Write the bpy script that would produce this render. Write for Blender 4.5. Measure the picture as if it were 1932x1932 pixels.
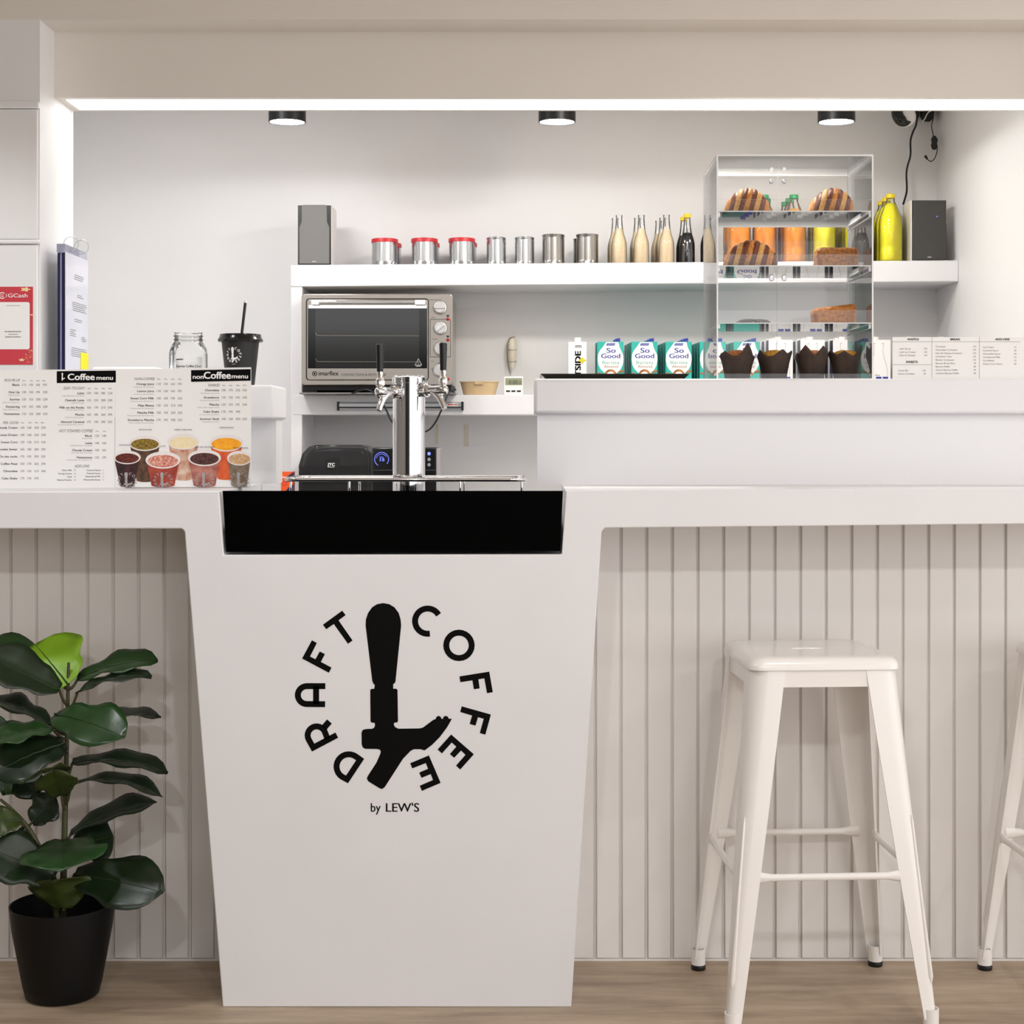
import bpy, bmesh, math, random
from mathutils import Vector, Matrix, Euler

for o in list(bpy.data.objects):
    bpy.data.objects.remove(o, do_unlink=True)
S = bpy.context.scene
COL = S.collection
PI = math.pi

# ------------------------------------------------------------------ camera
F, VX, VY, H = 3035.0, 998.0, 825.0, 1.24      # focal length and vanishing point in photo pixels, eye height
cam = bpy.data.cameras.new('camera')
cam.sensor_fit = 'HORIZONTAL'; cam.sensor_width = 36.0
cam.lens = 36.0 * F / 1932.0
cam.shift_x = (966.0 - VX) / 1932.0
cam.shift_y = -(966.0 - VY) / 1932.0
cam.clip_start = 0.05; cam.clip_end = 60
camo = bpy.data.objects.new('camera', cam); COL.objects.link(camo)
camo.location = (0, 0, H); camo.rotation_euler = (PI / 2, 0, 0)
S.camera = camo

# ------------------------------------------------------------------ world, exposure
S.view_settings.view_transform = 'Standard'
S.view_settings.look = 'None'
S.view_settings.gamma = 1.0
S.view_settings.use_curve_mapping = False
S.view_settings.exposure = 0.42
w = bpy.data.worlds.new('world'); S.world = w; w.use_nodes = True
w.node_tree.nodes['Background'].inputs[0].default_value = (1.0, 0.995, 1.0, 1)
w.node_tree.nodes['Background'].inputs[1].default_value = 1.6

def lamp_light(name, kind, loc, energy, color=(1, 1, 1), radius=0.06, spot=None, blend=0.5, target=None):
    l = bpy.data.lights.new(name, kind); l.energy = energy; l.color = color
    if kind == 'AREA': l.shape = 'DISK'; l.size = radius * 2
    if kind in ('POINT', 'SPOT'): l.shadow_soft_size = radius
    if kind == 'SPOT':
        l.spot_size = math.radians(spot); l.spot_blend = blend
    o = bpy.data.objects.new(name, l); COL.objects.link(o); o.location = loc
    if target:
        o.rotation_euler = (Vector(target) - Vector(loc)).to_track_quat('-Z', 'Y').to_euler()
    return o

# light levels (tune here)
E_DOWN   = 4.6     # the three downlights over the work shelf
E_STRIP  = 2.9      # light strip under the beam (emission strength)
DOWN_PX  = (542, 1051, 1578)
D_DOWN   = 5.2
# ceiling lamps of the seating room: x, y, energy, colour
ROOM_LAMPS = [( 0.95,  2.00, 26.0, (1.0, 1.0, 1.0), 165),
              ( 0.85, -0.70, 88.0, (1.0, 1.0, 1.0), 165),
              (-0.55, -0.70, 85.0, (1.0, 1.0, 1.0), 165),
              (-1.55,  2.95, 42.0, (0.98, 1.0, 1.0), 112),
              ( 2.60,  1.20, 36.0, (1.0, 0.98, 0.97), 165)]
ROOM_CEIL = 2.80

# ------------------------------------------------------------------ materials
def lin(c):
    if isinstance(c, str):
        c = tuple(int(c[i:i + 2], 16) / 255 for i in (0, 2, 4))
    return tuple((x / 12.92 if x <= .04045 else ((x + .055) / 1.055) ** 2.4) for x in c) + (1,)

_M = {}
def M(name, col, rough=.5, metal=0., var=0., vscale=8., col2=None, bump=0., bscale=60., coat=0., emit=0., stretch=None, spec=None, sss=0.):
    if name in _M: return _M[name]
    m = bpy.data.materials.new(name); m.use_nodes = True
    nt = m.node_tree; b = nt.nodes['Principled BSDF']
    b.inputs['Base Color'].default_value = lin(col)
    b.inputs['Roughness'].default_value = rough
    b.inputs['Metallic'].default_value = metal
    if spec is not None: b.inputs['Specular IOR Level'].default_value = spec
    if sss:
        b.inputs['Subsurface Weight'].default_value = sss; b.inputs['Subsurface Scale'].default_value = .03; b.inputs['Subsurface Radius'].default_value = (1, .7, .3)
    if coat: b.inputs['Coat Weight'].default_value = coat; b.inputs['Coat Roughness'].default_value = .05
    tc = nt.nodes.new('ShaderNodeTexCoord')
    mp = nt.nodes.new('ShaderNodeMapping'); nt.links.new(tc.outputs['Object'], mp.inputs[0])
    if stretch: mp.inputs['Scale'].default_value = stretch
    if var or col2:
        n = nt.nodes.new('ShaderNodeTexNoise'); n.inputs['Scale'].default_value = vscale; n.inputs['Detail'].default_value = 5
        nt.links.new(mp.outputs[0], n.inputs['Vector'])
        r = nt.nodes.new('ShaderNodeMix'); r.data_type = 'RGBA'
        c1 = lin(col); c2 = lin(col2) if col2 else tuple(x * (1 - var) for x in c1[:3]) + (1,)
        r.inputs[6].default_value = c1; r.inputs[7].default_value = c2
        cr = nt.nodes.new('ShaderNodeMapRange'); cr.inputs[1].default_value = .35; cr.inputs[2].default_value = .65
        nt.links.new(n.outputs['Fac'], cr.inputs[0]); nt.links.new(cr.outputs[0], r.inputs[0])
        nt.links.new(r.outputs[2], b.inputs['Base Color'])
    if bump:
        n2 = nt.nodes.new('ShaderNodeTexNoise'); n2.inputs['Scale'].default_value = bscale; n2.inputs['Detail'].default_value = 4
        nt.links.new(mp.outputs[0], n2.inputs['Vector'])
        bp = nt.nodes.new('ShaderNodeBump'); bp.inputs['Strength'].default_value = bump; bp.inputs['Distance'].default_value = .002
        nt.links.new(n2.outputs['Fac'], bp.inputs['Height']); nt.links.new(bp.outputs[0], b.inputs['Normal'])
    if emit:
        b.inputs['Emission Color'].default_value = lin(col); b.inputs['Emission Strength'].default_value = emit
    _M[name] = m
    return m

def clear(name, tint=(1, 1, 1), ior=1.49, rough=.02, haze=0., hazecol=(1, 1, 1)):
    if name in _M: return _M[name]
    m = bpy.data.materials.new(name); m.use_nodes = True
    nt = m.node_tree; nt.nodes.clear()
    out = nt.nodes.new('ShaderNodeOutputMaterial')
    tr = nt.nodes.new('ShaderNodeBsdfTransparent'); tr.inputs[0].default_value = tint + (1,)
    gl = nt.nodes.new('ShaderNodeBsdfGlossy'); gl.inputs['Roughness'].default_value = rough
    fr = nt.nodes.new('ShaderNodeFresnel'); fr.inputs[0].default_value = ior
    mx = nt.nodes.new('ShaderNodeMixShader')
    nt.links.new(fr.outputs[0], mx.inputs[0]); nt.links.new(tr.outputs[0], mx.inputs[1]); nt.links.new(gl.outputs[0], mx.inputs[2])
    last = mx
    if haze:
        df = nt.nodes.new('ShaderNodeBsdfDiffuse'); df.inputs[0].default_value = hazecol + (1,)
        m2 = nt.nodes.new('ShaderNodeMixShader'); m2.inputs[0].default_value = haze
        nt.links.new(mx.outputs[0], m2.inputs[1]); nt.links.new(df.outputs[0], m2.inputs[2]); last = m2
    nt.links.new(last.outputs[0], out.inputs[0])
    _M[name] = m
    return m

def floor_mat():
    m = bpy.data.materials.new('floor_vinyl'); m.use_nodes = True
    nt = m.node_tree; b = nt.nodes['Principled BSDF']
    tc = nt.nodes.new('ShaderNodeTexCoord'); mp = nt.nodes.new('ShaderNodeMapping')
    mp.inputs['Scale'].default_value = (1.2, 9, 1); nt.links.new(tc.outputs['Object'], mp.inputs[0])
    n = nt.nodes.new('ShaderNodeTexNoise'); n.inputs['Scale'].default_value = 2.2; n.inputs['Detail'].default_value = 8; n.inputs['Roughness'].default_value = .65
    nt.links.new(mp.outputs[0], n.inputs['Vector'])
    cr = nt.nodes.new('ShaderNodeValToRGB')
    cr.color_ramp.elements[0].position = .3; cr.color_ramp.elements[0].color = lin('8f7a66')
    cr.color_ramp.elements[1].position = .72; cr.color_ramp.elements[1].color = lin('c2ae96')
    nt.links.new(n.outputs['Fac'], cr.inputs[0]); nt.links.new(cr.outputs[0], b.inputs['Base Color'])
    b.inputs['Roughness'].default_value = .48
    n2 = nt.nodes.new('ShaderNodeTexNoise'); n2.inputs['Scale'].default_value = 40
    nt.links.new(mp.outputs[0], n2.inputs['Vector'])
    bp = nt.nodes.new('ShaderNodeBump'); bp.inputs['Strength'].default_value = .08; bp.inputs['Distance'].default_value = .002
    nt.links.new(n2.outputs['Fac'], bp.inputs['Height']); nt.links.new(bp.outputs[0], b.inputs['Normal'])
    return m

WALLW = M('white_wall_paint', 'ecebeb', .55, var=.02, vscale=3, bump=.06, bscale=180)
COUNTERW = M('counter_white_paint', 'e7e6e8', .5, var=.03, vscale=4, bump=.05, bscale=140)
BEIGEW = M('bulkhead_paint', 'e6e0d8', .6, var=.02, vscale=3, bump=.06, bscale=160)
BOARDW = M('panelling_paint', 'e6e2de', .5, var=.03, vscale=5, bump=.05, bscale=120)
SHELFW = M('shelf_white_laminate', 'e9e8ea', .42, var=.01, vscale=3)
DARK = M('black_plastic', '0d0d0e', .35)
BLACKG = M('black_gloss_acrylic', '030303', .06)
INK = M('black_print', '060606', .7, spec=.1)
GREYINK = M('grey_print', '6e6a68', .6)
LIGHTINK = M('light_grey_print', 'a29e9c', .6)
WHITEP = M('white_plastic', 'f1efec', .35)
PAPER = M('white_card', 'f4f2f0', .6)
CHROME = M('chrome', 'f0f0f2', .05, 1.)
STEEL = M('brushed_steel', 'b9b2aa', .28, 1., bump=.05, bscale=50, stretch=(1, 1, 40))
ALU = M('aluminium', 'b9bcbf', .25, 1.)
ACRYL = clear('clear_acrylic_veiled', (.995, .995, .995), 1.42, .01, .045)  # white diffuse veil mixed in to make the case look brighter
ACRYL2 = clear('clear_acrylic_thin', (.997, .997, .997), 1.40, .01, .006)
ACRYLE = clear('acrylic_lit_edge', (1, 1, 1), 1.3, .2, .92, (.98, .98, .98))  # light gathered in the edges is put in as near-white colour
GLASS = clear('clear_glass', (.985, .99, .988), 1.45, .01, .015)

# ------------------------------------------------------------------ mesh builder
class MB:
    def __init__(s): s.v = []; s.f = []; s.mi = []
    def add(s, verts, faces, mi=0):
        n = len(s.v); s.v += [tuple(p) for p in verts]
        for f in faces: s.f.append(tuple(i + n for i in f)); s.mi.append(mi)
        return s
    def box(s, x0, x1, y0, y1, z0, z1, mi=0):
        return s.add([(x0, y0, z0), (x1, y0, z0), (x1, y1, z0), (x0, y1, z0), (x0, y0, z1), (x1, y0, z1), (x1, y1, z1), (x0, y1, z1)],
                     [(0, 3, 2, 1), (4, 5, 6, 7), (0, 1, 5, 4), (1, 2, 6, 5), (2, 3, 7, 6), (3, 0, 4, 7)], mi)
    def prism(s, A, B, mi=0):
        n = len(A)
        return s.add(list(A) + list(B), [tuple(range(n)), tuple(range(2 * n - 1, n - 1, -1))] +
                     [(i, n + i, n + (i + 1) % n, (i + 1) % n) for i in range(n)], mi)
    def loft(s, rings, mi=0, closed=True, cap0=False, cap1=False):
        n = len(rings[0]); V = [p for r in rings for p in r]; Fs = []
        for k in range(len(rings) - 1):
            for i in range(n if closed else n - 1):
                j = (i + 1) % n
                Fs.append((k * n + i, k * n + j, (k + 1) * n + j, (k + 1) * n + i))
        if cap0: Fs.append(tuple(range(n - 1, -1, -1)))
        if cap1: Fs.append(tuple((len(rings) - 1) * n + i for i in range(n)))
        return s.add(V, Fs, mi)
    def lathe(s, prof, seg=24, c=(0, 0, 0), mi=0, cap0=True, cap1=True, sx=1, sy=1):
        rings = [[(c[0] + r * sx * math.cos(2 * PI * i / seg), c[1] + r * sy * math.sin(2 * PI * i / seg), c[2] + z) for i in range(seg)] for r, z in prof]
        return s.loft(rings, mi, True, cap0, cap1)
    def lathe_y(s, prof, seg=20, c=(0, 0, 0), mi=0, cap0=True, cap1=True):   # axis along -Y (towards the viewer)
        rings = [[(c[0] + r * math.cos(2 * PI * i / seg), c[1] - d, c[2] + r * math.sin(2 * PI * i / seg)) for i in range(seg)] for r, d in prof]
        return s.loft(rings, mi, True, cap0, cap1)
    def tube(s, pts, r, seg=8, mi=0, caps=True, flat=None):
        pts = [Vector(p) for p in pts]; rings = []
        rr = r if isinstance(r, (list, tuple)) else [r] * len(pts)
        up = None
        for k, p in enumerate(pts):
            t = (pts[min(k + 1, len(pts) - 1)] - pts[max(k - 1, 0)]).normalized()
            if up is None:
                up = Vector((0, 0, 1)) if abs(t.z) < .9 else Vector((0, 1, 0))
            a = t.cross(up)
            a = a.normalized() if a.length > 1e-6 else Vector((1, 0, 0))
            b = a.cross(t).normalized(); up = b
            fl = flat[k] if flat else (1, 1)
            rings.append([tuple(p + a * math.cos(2 * PI * i / seg) * rr[k] * fl[0] + b * math.sin(2 * PI * i / seg) * rr[k] * fl[1]) for i in range(seg)])
        return s.loft(rings, mi, True, caps, caps)
    def poly(s, pts, mi=0): return s.add(pts, [tuple(range(len(pts)))], mi)
    def text(s, string, fn, x, yb, cap, align='l', mi=0, bold=0., shear=0., width=None, asp=1.):
        V, Fs, w = glyphs(string)
        if width: sx = width / w if w else 1
        else: sx = cap * asp
        tot = w * sx
        x0 = x - (tot if align == 'r' else tot / 2 if align == 'c' else 0)
        b = bold * 1.5
        offs = [(0, 0)] if not bold else ([(-b, 0), (b, 0)] if bold < .019 else [(-b, -b * .6), (b, b * .6), (-b, b * .6), (b, -b * .6)])
        o0 = Vector(fn(x0, yb)); nrm = (Vector(fn(x0 + tot * .02 + 1e-3, yb)) - o0).cross(Vector(fn(x0, yb - cap)) - o0).normalized()
        for q, (du, dv) in enumerate(offs):
            s.add([tuple(Vector(fn(x0 + (u + du) * sx + shear * v * cap, yb - (v + dv) * cap)) + nrm * (q * 6e-5)) for u, v in V], Fs, mi)
        return s
    def stroke(s, pts, wd, fn, mi=0, closed=False):
        q = []
        for p_ in pts:
            if not q or (abs(q[-1][0] - p_[0]) + abs(q[-1][1] - p_[1])) > 1e-4: q.append(p_)
        pts = q; n = len(pts); L = []; R = []
        for i in range(n):
            a = pts[(i - 1) % n] if closed or i > 0 else None
            b = pts[(i + 1) % n] if closed or i < n - 1 else None
            p = Vector(pts[i]).to_2d() if False else Vector((pts[i][0], pts[i][1]))
            d1 = (p - Vector(a)).normalized() if a is not None else None
            d2 = (Vector(b) - p).normalized() if b is not None else None
            if d1 is None: d1 = d2
            if d2 is None: d2 = d1
            n1 = Vector((-d1.y, d1.x)); n2 = Vector((-d2.y, d2.x))
            nn = (n1 + n2); nn = nn.normalized() if nn.length > 1e-6 else n1
            k = wd / 2 / max(.35, nn.dot(n1))
            L.append(p + nn * k); R.append(p - nn * k)
        V = [fn(*q) for q in L] + [fn(*q) for q in R]
        return s.add(V, [(i, (i + 1) % n, n + (i + 1) % n, n + i) for i in range(n if closed else n - 1)], mi)
    def build(s, name, mats, parent=None, world=False, smooth=None, bevel=0, bseg=2, recalc=True, label=None, solid=0, subsurf=0):
        me = bpy.data.meshes.new(name)
        off = Vector((0, 0, 0))
        if parent is not None and world:
            p = parent
            while p is not None: off += p.location; p = p.parent
        me.from_pydata([tuple(Vector(q) - off) for q in s.v], [], s.f)
        if not isinstance(mats, (list, tuple)): mats = [mats]
        for m in mats: me.materials.append(m)
        me.polygons.foreach_set('material_index', s.mi)
        if recalc:
            bm = bmesh.new(); bm.from_mesh(me)
            bmesh.ops.remove_doubles(bm, verts=bm.verts, dist=1e-6)
            bmesh.ops.recalc_face_normals(bm, faces=bm.faces); bm.to_mesh(me); bm.free()
        if smooth is not None:
            me.polygons.foreach_set('use_smooth', [True] * len(me.polygons))
            me.set_sharp_from_angle(angle=math.radians(smooth))
        o = bpy.data.objects.new(name, me); COL.objects.link(o)
        if parent is not None: o.parent = parent
        if subsurf:
            md = o.modifiers.new('sub', 'SUBSURF'); md.levels = subsurf; md.render_levels = subsurf
        if solid:
            md = o.modifiers.new('solid', 'SOLIDIFY'); md.thickness = solid; md.offset = 0
        if bevel:
            md = o.modifiers.new('bevel', 'BEVEL'); md.width = bevel; md.segments = bseg; md.limit_method = 'ANGLE'; md.angle_limit = math.radians(40)
            md.harden_normals = False
            if smooth is None:
                me.polygons.foreach_set('use_smooth', [True] * len(me.polygons)); me.set_sharp_from_angle(angle=math.radians(30))
        if label: o['label'] = label
        return o

_G = {}
def glyphs(string, bold=0.):
    key = (string, bold)
    if key in _G: return _G[key]
    c = bpy.data.curves.new('t', 'FONT'); c.body = string; c.size = 1.0; c.resolution_u = 3; c.offset = bold; c.fill_mode = 'FRONT'
    o = bpy.data.objects.new('t', c); COL.objects.link(o)
    me = bpy.data.meshes.new_from_object(o)
    V = [(v.co.x / .729, v.co.y / .729) for v in me.vertices]; Fs = [tuple(p.vertices) for p in me.polygons]
    bpy.data.objects.remove(o); bpy.data.curves.remove(c); bpy.data.meshes.remove(me)
    if V:
        x0 = min(v[0] for v in V); V = [(v[0] - x0, v[1]) for v in V]; wd = max(v[0] for v in V)
    else: wd = 1
    _G[key] = (V, Fs, wd)
    return _G[key]

def W(px, py, D): return ((px - VX) * D / F, D, H + (VY - py) * D / F)
def wx(px, D): return (px - VX) * D / F
def wz(py, D): return H + (VY - py) * D / F
def plane(D): return lambda px, py: W(px, py, D)          # a flat surface that stands parallel to the picture at depth D

def tag(o, label=None, cat=None, group=None, kind=None):
    if label: o['label'] = label
    if cat: o['category'] = cat
    if group: o['group'] = group
    if kind: o['kind'] = kind
    return o
def thing(name, label, cat, loc=(0, 0, 0), rz=0, group=None):
    o = bpy.data.objects.new(name, None); COL.objects.link(o)
    o.location = loc; o.rotation_euler = (0, 0, rz); o.empty_display_size = .05
    return tag(o, label, cat, group)
def copy_tree(o, parent=None):
    c = o.copy(); COL.objects.link(c)
    if parent is not None: c.parent = parent
    for ch in list(o.children): copy_tree(ch, c)
    return c
def dup(root, loc, rz=None, label=None, group=None):
    c = copy_tree(root); c.location = loc
    if rz is not None: c.rotation_euler = (0, 0, rz)
    return tag(c, label, None, group)
def arc(cx, cy, r, a0, a1, n): return [(cx + r * math.cos(math.radians(a0 + (a1 - a0) * i / n)), cy + r * math.sin(math.radians(a0 + (a1 - a0) * i / n))) for i in range(n + 1)]
def bez(p0, p1, p2, n): return [tuple((1 - t) ** 2 * a + 2 * t * (1 - t) * b + t * t * c for a, b, c in zip(p0, p1, p2)) for t in [i / n for i in range(n + 1)]]
def catmull(P, k=4):
    out = []
    for i in range(len(P) - 1):
        a, b, c, d = [Vector(P[max(0, min(len(P) - 1, i + j))]) for j in (-1, 0, 1, 2)]
        for q in range(k):
            t = q / k
            out.append(tuple(.5 * ((2 * b) + (c - a) * t + (2 * a - 5 * b + 4 * c - d) * t * t + (3 * b - a - 3 * c + d) * t ** 3)))
    out.append(tuple(P[-1])); return out
def rrect(x0, x1, y0, y1, r, n=5):
    P = []
    for cx, cy, a in ((x1 - r, y1 - r, 0), (x0 + r, y1 - r, 90), (x0 + r, y0 + r, 180), (x1 - r, y0 + r, 270)):
        P += arc(cx, cy, r, a, a + 90, n)
    return P
ORD = ['first', 'second', 'third', 'fourth', 'fifth', 'sixth', 'seventh']
# ================================================================== the setting
DP, DW, DJ, D0, D1, D2, DS, DB = 3.50, 3.81, 3.97, 3.97, 4.09, 4.26, 5.60, 5.90
XL, XR = -1.207, 1.496
Z0, Z1, ZIN = 2.271, 2.104, 2.45
ZC, ZU = 1.123, 1.042                      # counter top and underside
def st(name, mb, mats, **k):
    o = mb.build(name, mats, **k); o['kind'] = 'structure'; return o

st('floor', MB().box(-3.6, 4.6, -3.6, 6.1, -.1, 0), floor_mat())
st('floor', MB().box(-1.95, XR, 4.21, 5.25, 0, .008), M('aisle_bounce_slab', 'dedbd8', .4, var=.03))  # pale slab added out of view to bounce light up into the niche
st('ceiling', MB().box(-3.6, 4.6, -3.6, D0, ROOM_CEIL, ROOM_CEIL + .1), BEIGEW)
st('ceiling', MB().box(-2.05, XR + .1, D2, 6.0, ZIN, ZIN + .1), WALLW)
st('wall_back', MB().box(-2.05, XR + .1, DB, DB + .1, 0, ZIN), WALLW)
st('wall_right', MB().box(XR, XR + .3, D0, DB, 0, ZIN), WALLW)
st('wall_left', MB().box(-2.05, -1.95, D2, DB, 0, ZIN), WALLW)
st('wall_front', MB().box(-3.6, 4.6, D0, D1, Z0, ROOM_CEIL).box(-3.6, 4.6, D1, D2, Z1, ROOM_CEIL), BEIGEW)
colm = st('wall_column', MB().box(-3.6, XL, D0, D2, 0, Z0), WALLW)
MB().box(-2.0, wx(71, D0 - .008), D0 - .008, D0, wz(452, D0), wz(207, D0)).build('panel', WALLW, colm, bevel=.003)
MB().box(-2.0, wx(71, D0 - .008), D0 - .008, D0, ZC, wz(462, D0)).build('panel', WALLW, colm, bevel=.003)
MB().box(-2.0, wx(73, D0 - .014), D0 - .014, D0, wz(206, D0), wz(193, D0)).build('moulding', WALLW, colm, bevel=.003)
MB().box(-2.0, wx(74, D0 - .014), D0 - .014, D0, wz(461, D0), wz(453, D0)).build('moulding', WALLW, colm, bevel=.003)
st('rear_blocker_wall', MB().box(-3.6, 0.9, -3.6, -3.5, 0, 2.12), M('rear_blocker_dark', '16161a', .6, var=.05))  # unseen dark wall, shaped to darken reflections and let ambient in over it
st('left_blocker_wall', MB().box(-2.8, -2.7, -3.5, D0, 0, ROOM_CEIL), M('left_blocker_dark', '77716b', .6, var=.05))  # unseen room wall, moved in and darkened to block ambient from the left
st('wall_front_right', MB().box(XR + .3, 4.6, D0, D2, 0, Z0), WALLW)

# vertical boards under the counter, each one its own piece with a recessed joint
wc = st('wall_counter', MB().box(-3.5, 2.6, DW + .005, DJ, 0, ZU - .001), M('panel_groove', 'dcd5cf', .6))
pitch = .0607
def boards(x_first, n, sgn):
    me = None
    for k in range(n):
        x = x_first + sgn * k * pitch
        a, b = (x + .0026, x + pitch - .0026) if sgn > 0 else (x - pitch + .0026, x - .0026)
        cx = (a + b) / 2; hw = (b - a) / 2
        if me is None:
            o = MB().box(-hw, hw, 0, .0052, .005, ZU - .003).build('board', BOARDW, wc, bevel=.0025, bseg=1); me = o
        else:
            o = me.copy(); COL.objects.link(o); o.parent = wc
        o.location = (cx, DW, 0)
xg = wx(1800, DW)
boards(xg, 8, 1); boards(xg, 19, -1)
xg = wx(358, DW)
boards(xg, 1, 1); boards(xg, 11, -1)
st('baseboard_counter', MB().box(-3.5, 2.6, DW - .001, DW + .004, 0, .0045), BOARDW)

# bar counter: apron, tapered pillar with a notch for the black tray front, top
ctr = thing('bar_counter', 'white bar counter with tapered pillar carrying a round black tap logo', 'counter', (wx(745, DP), DP, 0))
def fp(px, py): return (wx(px, DP), DP, wz(py, DP))
front = [(-400, 929), (413, 926.5), (422, 1047), (1060, 1046), (1068, 926.5), (2160, 916.5), (2160, 986), (1141, 996), (1135, 1003), (1078, 1900.6), (420, 1900.6), (348, 1003), (343, 997.5), (-400, 998)]
A = [fp(*p) for p in front]
lev = [ZC, ZC, None, None, ZC, ZC, ZU, ZU, None, None, None, None, ZU, ZU]
B = [(a[0], DW, l if l is not None else a[2]) for a, l in zip(A, lev)]
A = [(a[0], a[1], max(a[2], 0)) for a in A]; B = [(a[0], a[1], max(a[2], 0)) for a in B]
MB().prism(A, B).build('pillar_front', COUNTERW, ctr, world=True, bevel=.0025)
MB().box(A[0][0], A[1][0], DW, D0 - .009, ZC - .05, ZC).box(XL + .002, A[1][0], D0 - .009, 4.068, ZC - .05, ZC).build('counter_top', COUNTERW, ctr, world=True)
MB().box(A[4][0], XR - .001, DW, DJ, ZC - .05, ZC).build('counter_top', COUNTERW, ctr, world=True)
MB().prism([W(420, 926, DP + .004), W(427, 1041.5, DP + .004), W(1057, 1039.5, DP + .004), W(1062, 926, DP + .004)],
           [W(420, 926, DP + .010), W(427, 1041.5, DP + .010), W(1057, 1039.5, DP + .010), W(1062, 926, DP + .010)]).build('tray_front_panel', BLACKG, ctr, world=True, label='glossy black acrylic panel')
MB().box(wx(426, DP), wx(1056, DP), DP + .012, 4.06, ZU + .001, ZU + .010).build('tray_floor', DARK, ctr, world=True)

# ------------------------------------------------------------------ tap logo (drawn in its own units)
TAP = [(713,292),(716,245),(733,195),(765,150),(805,125),(852,117),(900,125),(942,150),(975,195),(990,245),(995,292),(950,740),(943,752),(932,760),(932,795),(958,796),(966,806),(970,1050),(964,1062),(940,1065),(937,1078),(945,1098),(972,1112),(1140,1110),(1168,1103),(1250,1042),(1268,1036),(1275,1018),(1292,1010),(1308,1018),(1314,1033),(1325,1034),(1332,1016),(1350,1010),(1366,1018),(1372,1033),(1397,1034),(1360,1100),(1300,1180),(1240,1240),(1180,1285),(1150,1275),(1095,1275),(1070,1288),(1010,1350),(865,1575),(845,1590),(825,1585),(735,1530),(723,1508),(730,1488),(800,1380),(830,1310),(833,1290),(825,1278),(800,1273),(710,1272),(690,1260),(682,1235),(681,1145),(690,1122),(715,1115),(765,1113),(782,1103),(788,1085),(785,1067),(758,1063),(752,1052),(750,808),(756,798),(782,795),(786,766),(775,755),(766,735)]
LET = [[(1457,698),(1693,660),(1721,823),(1675,831),(1654,713),(1607,721),(1617,793),(1571,800),(1560,729),(1464,744)],
       [(1475,935),(1706,1000),(1662,1160),(1618,1147),(1649,1034),(1604,1021),(1584,1088),(1538,1075),(1557,1008),(1463,980)],
       [(1391,1158),(1571,1315),(1463,1436),(1430,1405),(1505,1319),(1469,1286),(1415,1343),(1381,1313),(1432,1255),(1396,1222),(1318,1308),(1284,1277)],
       [(1215,1324),(1308,1542),(1159,1605),(1142,1564),(1247,1519),(1229,1472),(1156,1502),(1138,1460),(1208,1430),(1190,1385),(1083,1427),(1066,1386)],
       [(375,288),(528,177),(555,212),(499,254),(610,413),(574,440),(461,283),(401,324)],
       [(288,411),(327,433),(273,540),(316,562),(350,500),(391,521),(359,583),(443,628),(422,669),(210,556)]]
def logo(mb, fn, mi=0, letters=True):
    mb.poly([fn(*p) for p in TAP], mi)
    if not letters: return mb
    for L in LET: mb.poly([fn(*p) for p in L], mi)
    mb.stroke(arc(1205, 260, 100, 80, 330, 22), 47, fn, mi)                                            # C
    mb.stroke(arc(1453, 452, 101, 0, 345, 23), 47, fn, mi, closed=True)                                 # O
    mb.stroke([(394, 775), (247, 775)] + arc(247, 846, 71, 270, 90, 12) + [(392, 918)], 47, fn, mi)      # A
    mb.stroke([(321, 775), (321, 918)], 47, fn, mi)
    mb.stroke([(566, 1514), (670, 1357)] + arc(580, 1412, 97, -56.3, -236.3, 14), 47, fn, mi, closed=True)   # D
    mb.stroke([(485, 1163), (298, 1262)] + arc(325, 1165, 71, 152.2, 332.2, 12) + [(411, 1192)], 47, fn, mi)  # R
    mb.stroke([(384, 1104), (427, 1055)], 50, fn, mi)
    return mb
lf = lambda u, v: W(520 + u * .2381, 1110 + v * .2381, DP - .0006)
mb = logo(MB(), lf)
mb.text('by', lf, 755, 1770, 72, width=77, bold=.012); mb.text("LEW'S", lf, 875, 1770, 72, width=262, bold=.012)
mb.build('logo_print', INK, ctr, world=True, recalc=False, label='round black DRAFT COFFEE tap logo with by LEW\'S below')

# raised ledges on both sides of the pass-through
lr = thing('serving_ledge', 'long white raised ledge on the right carrying the pastry case and tray', 'ledge', (.8, DJ, ZC))
MB().box(wx(1014, DJ), XR - .001, DJ, 4.12, ZC, 1.30).build('ledge_wall', SHELFW, lr, world=True)
MB().box(wx(1008, 3.94), XR - .001, 3.94, 4.44, 1.298, 1.3837).build('ledge_board', SHELFW, lr, world=True, bevel=.008, bseg=3)
ll = thing('serving_ledge', 'short white raised ledge behind the drink menus under the black cup', 'ledge', (-.9, 4.07, ZC))
MB().box(XL + .001, wx(521, 4.07), 4.07, 4.17, ZC, 1.288).build('ledge_wall', SHELFW, ll, world=True)
MB().box(XL + .001, wx(515, D0), D0, 4.19, 1.286, 1.369).build('ledge_board', SHELFW, ll, world=True, bevel=.006, bseg=3)

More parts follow.
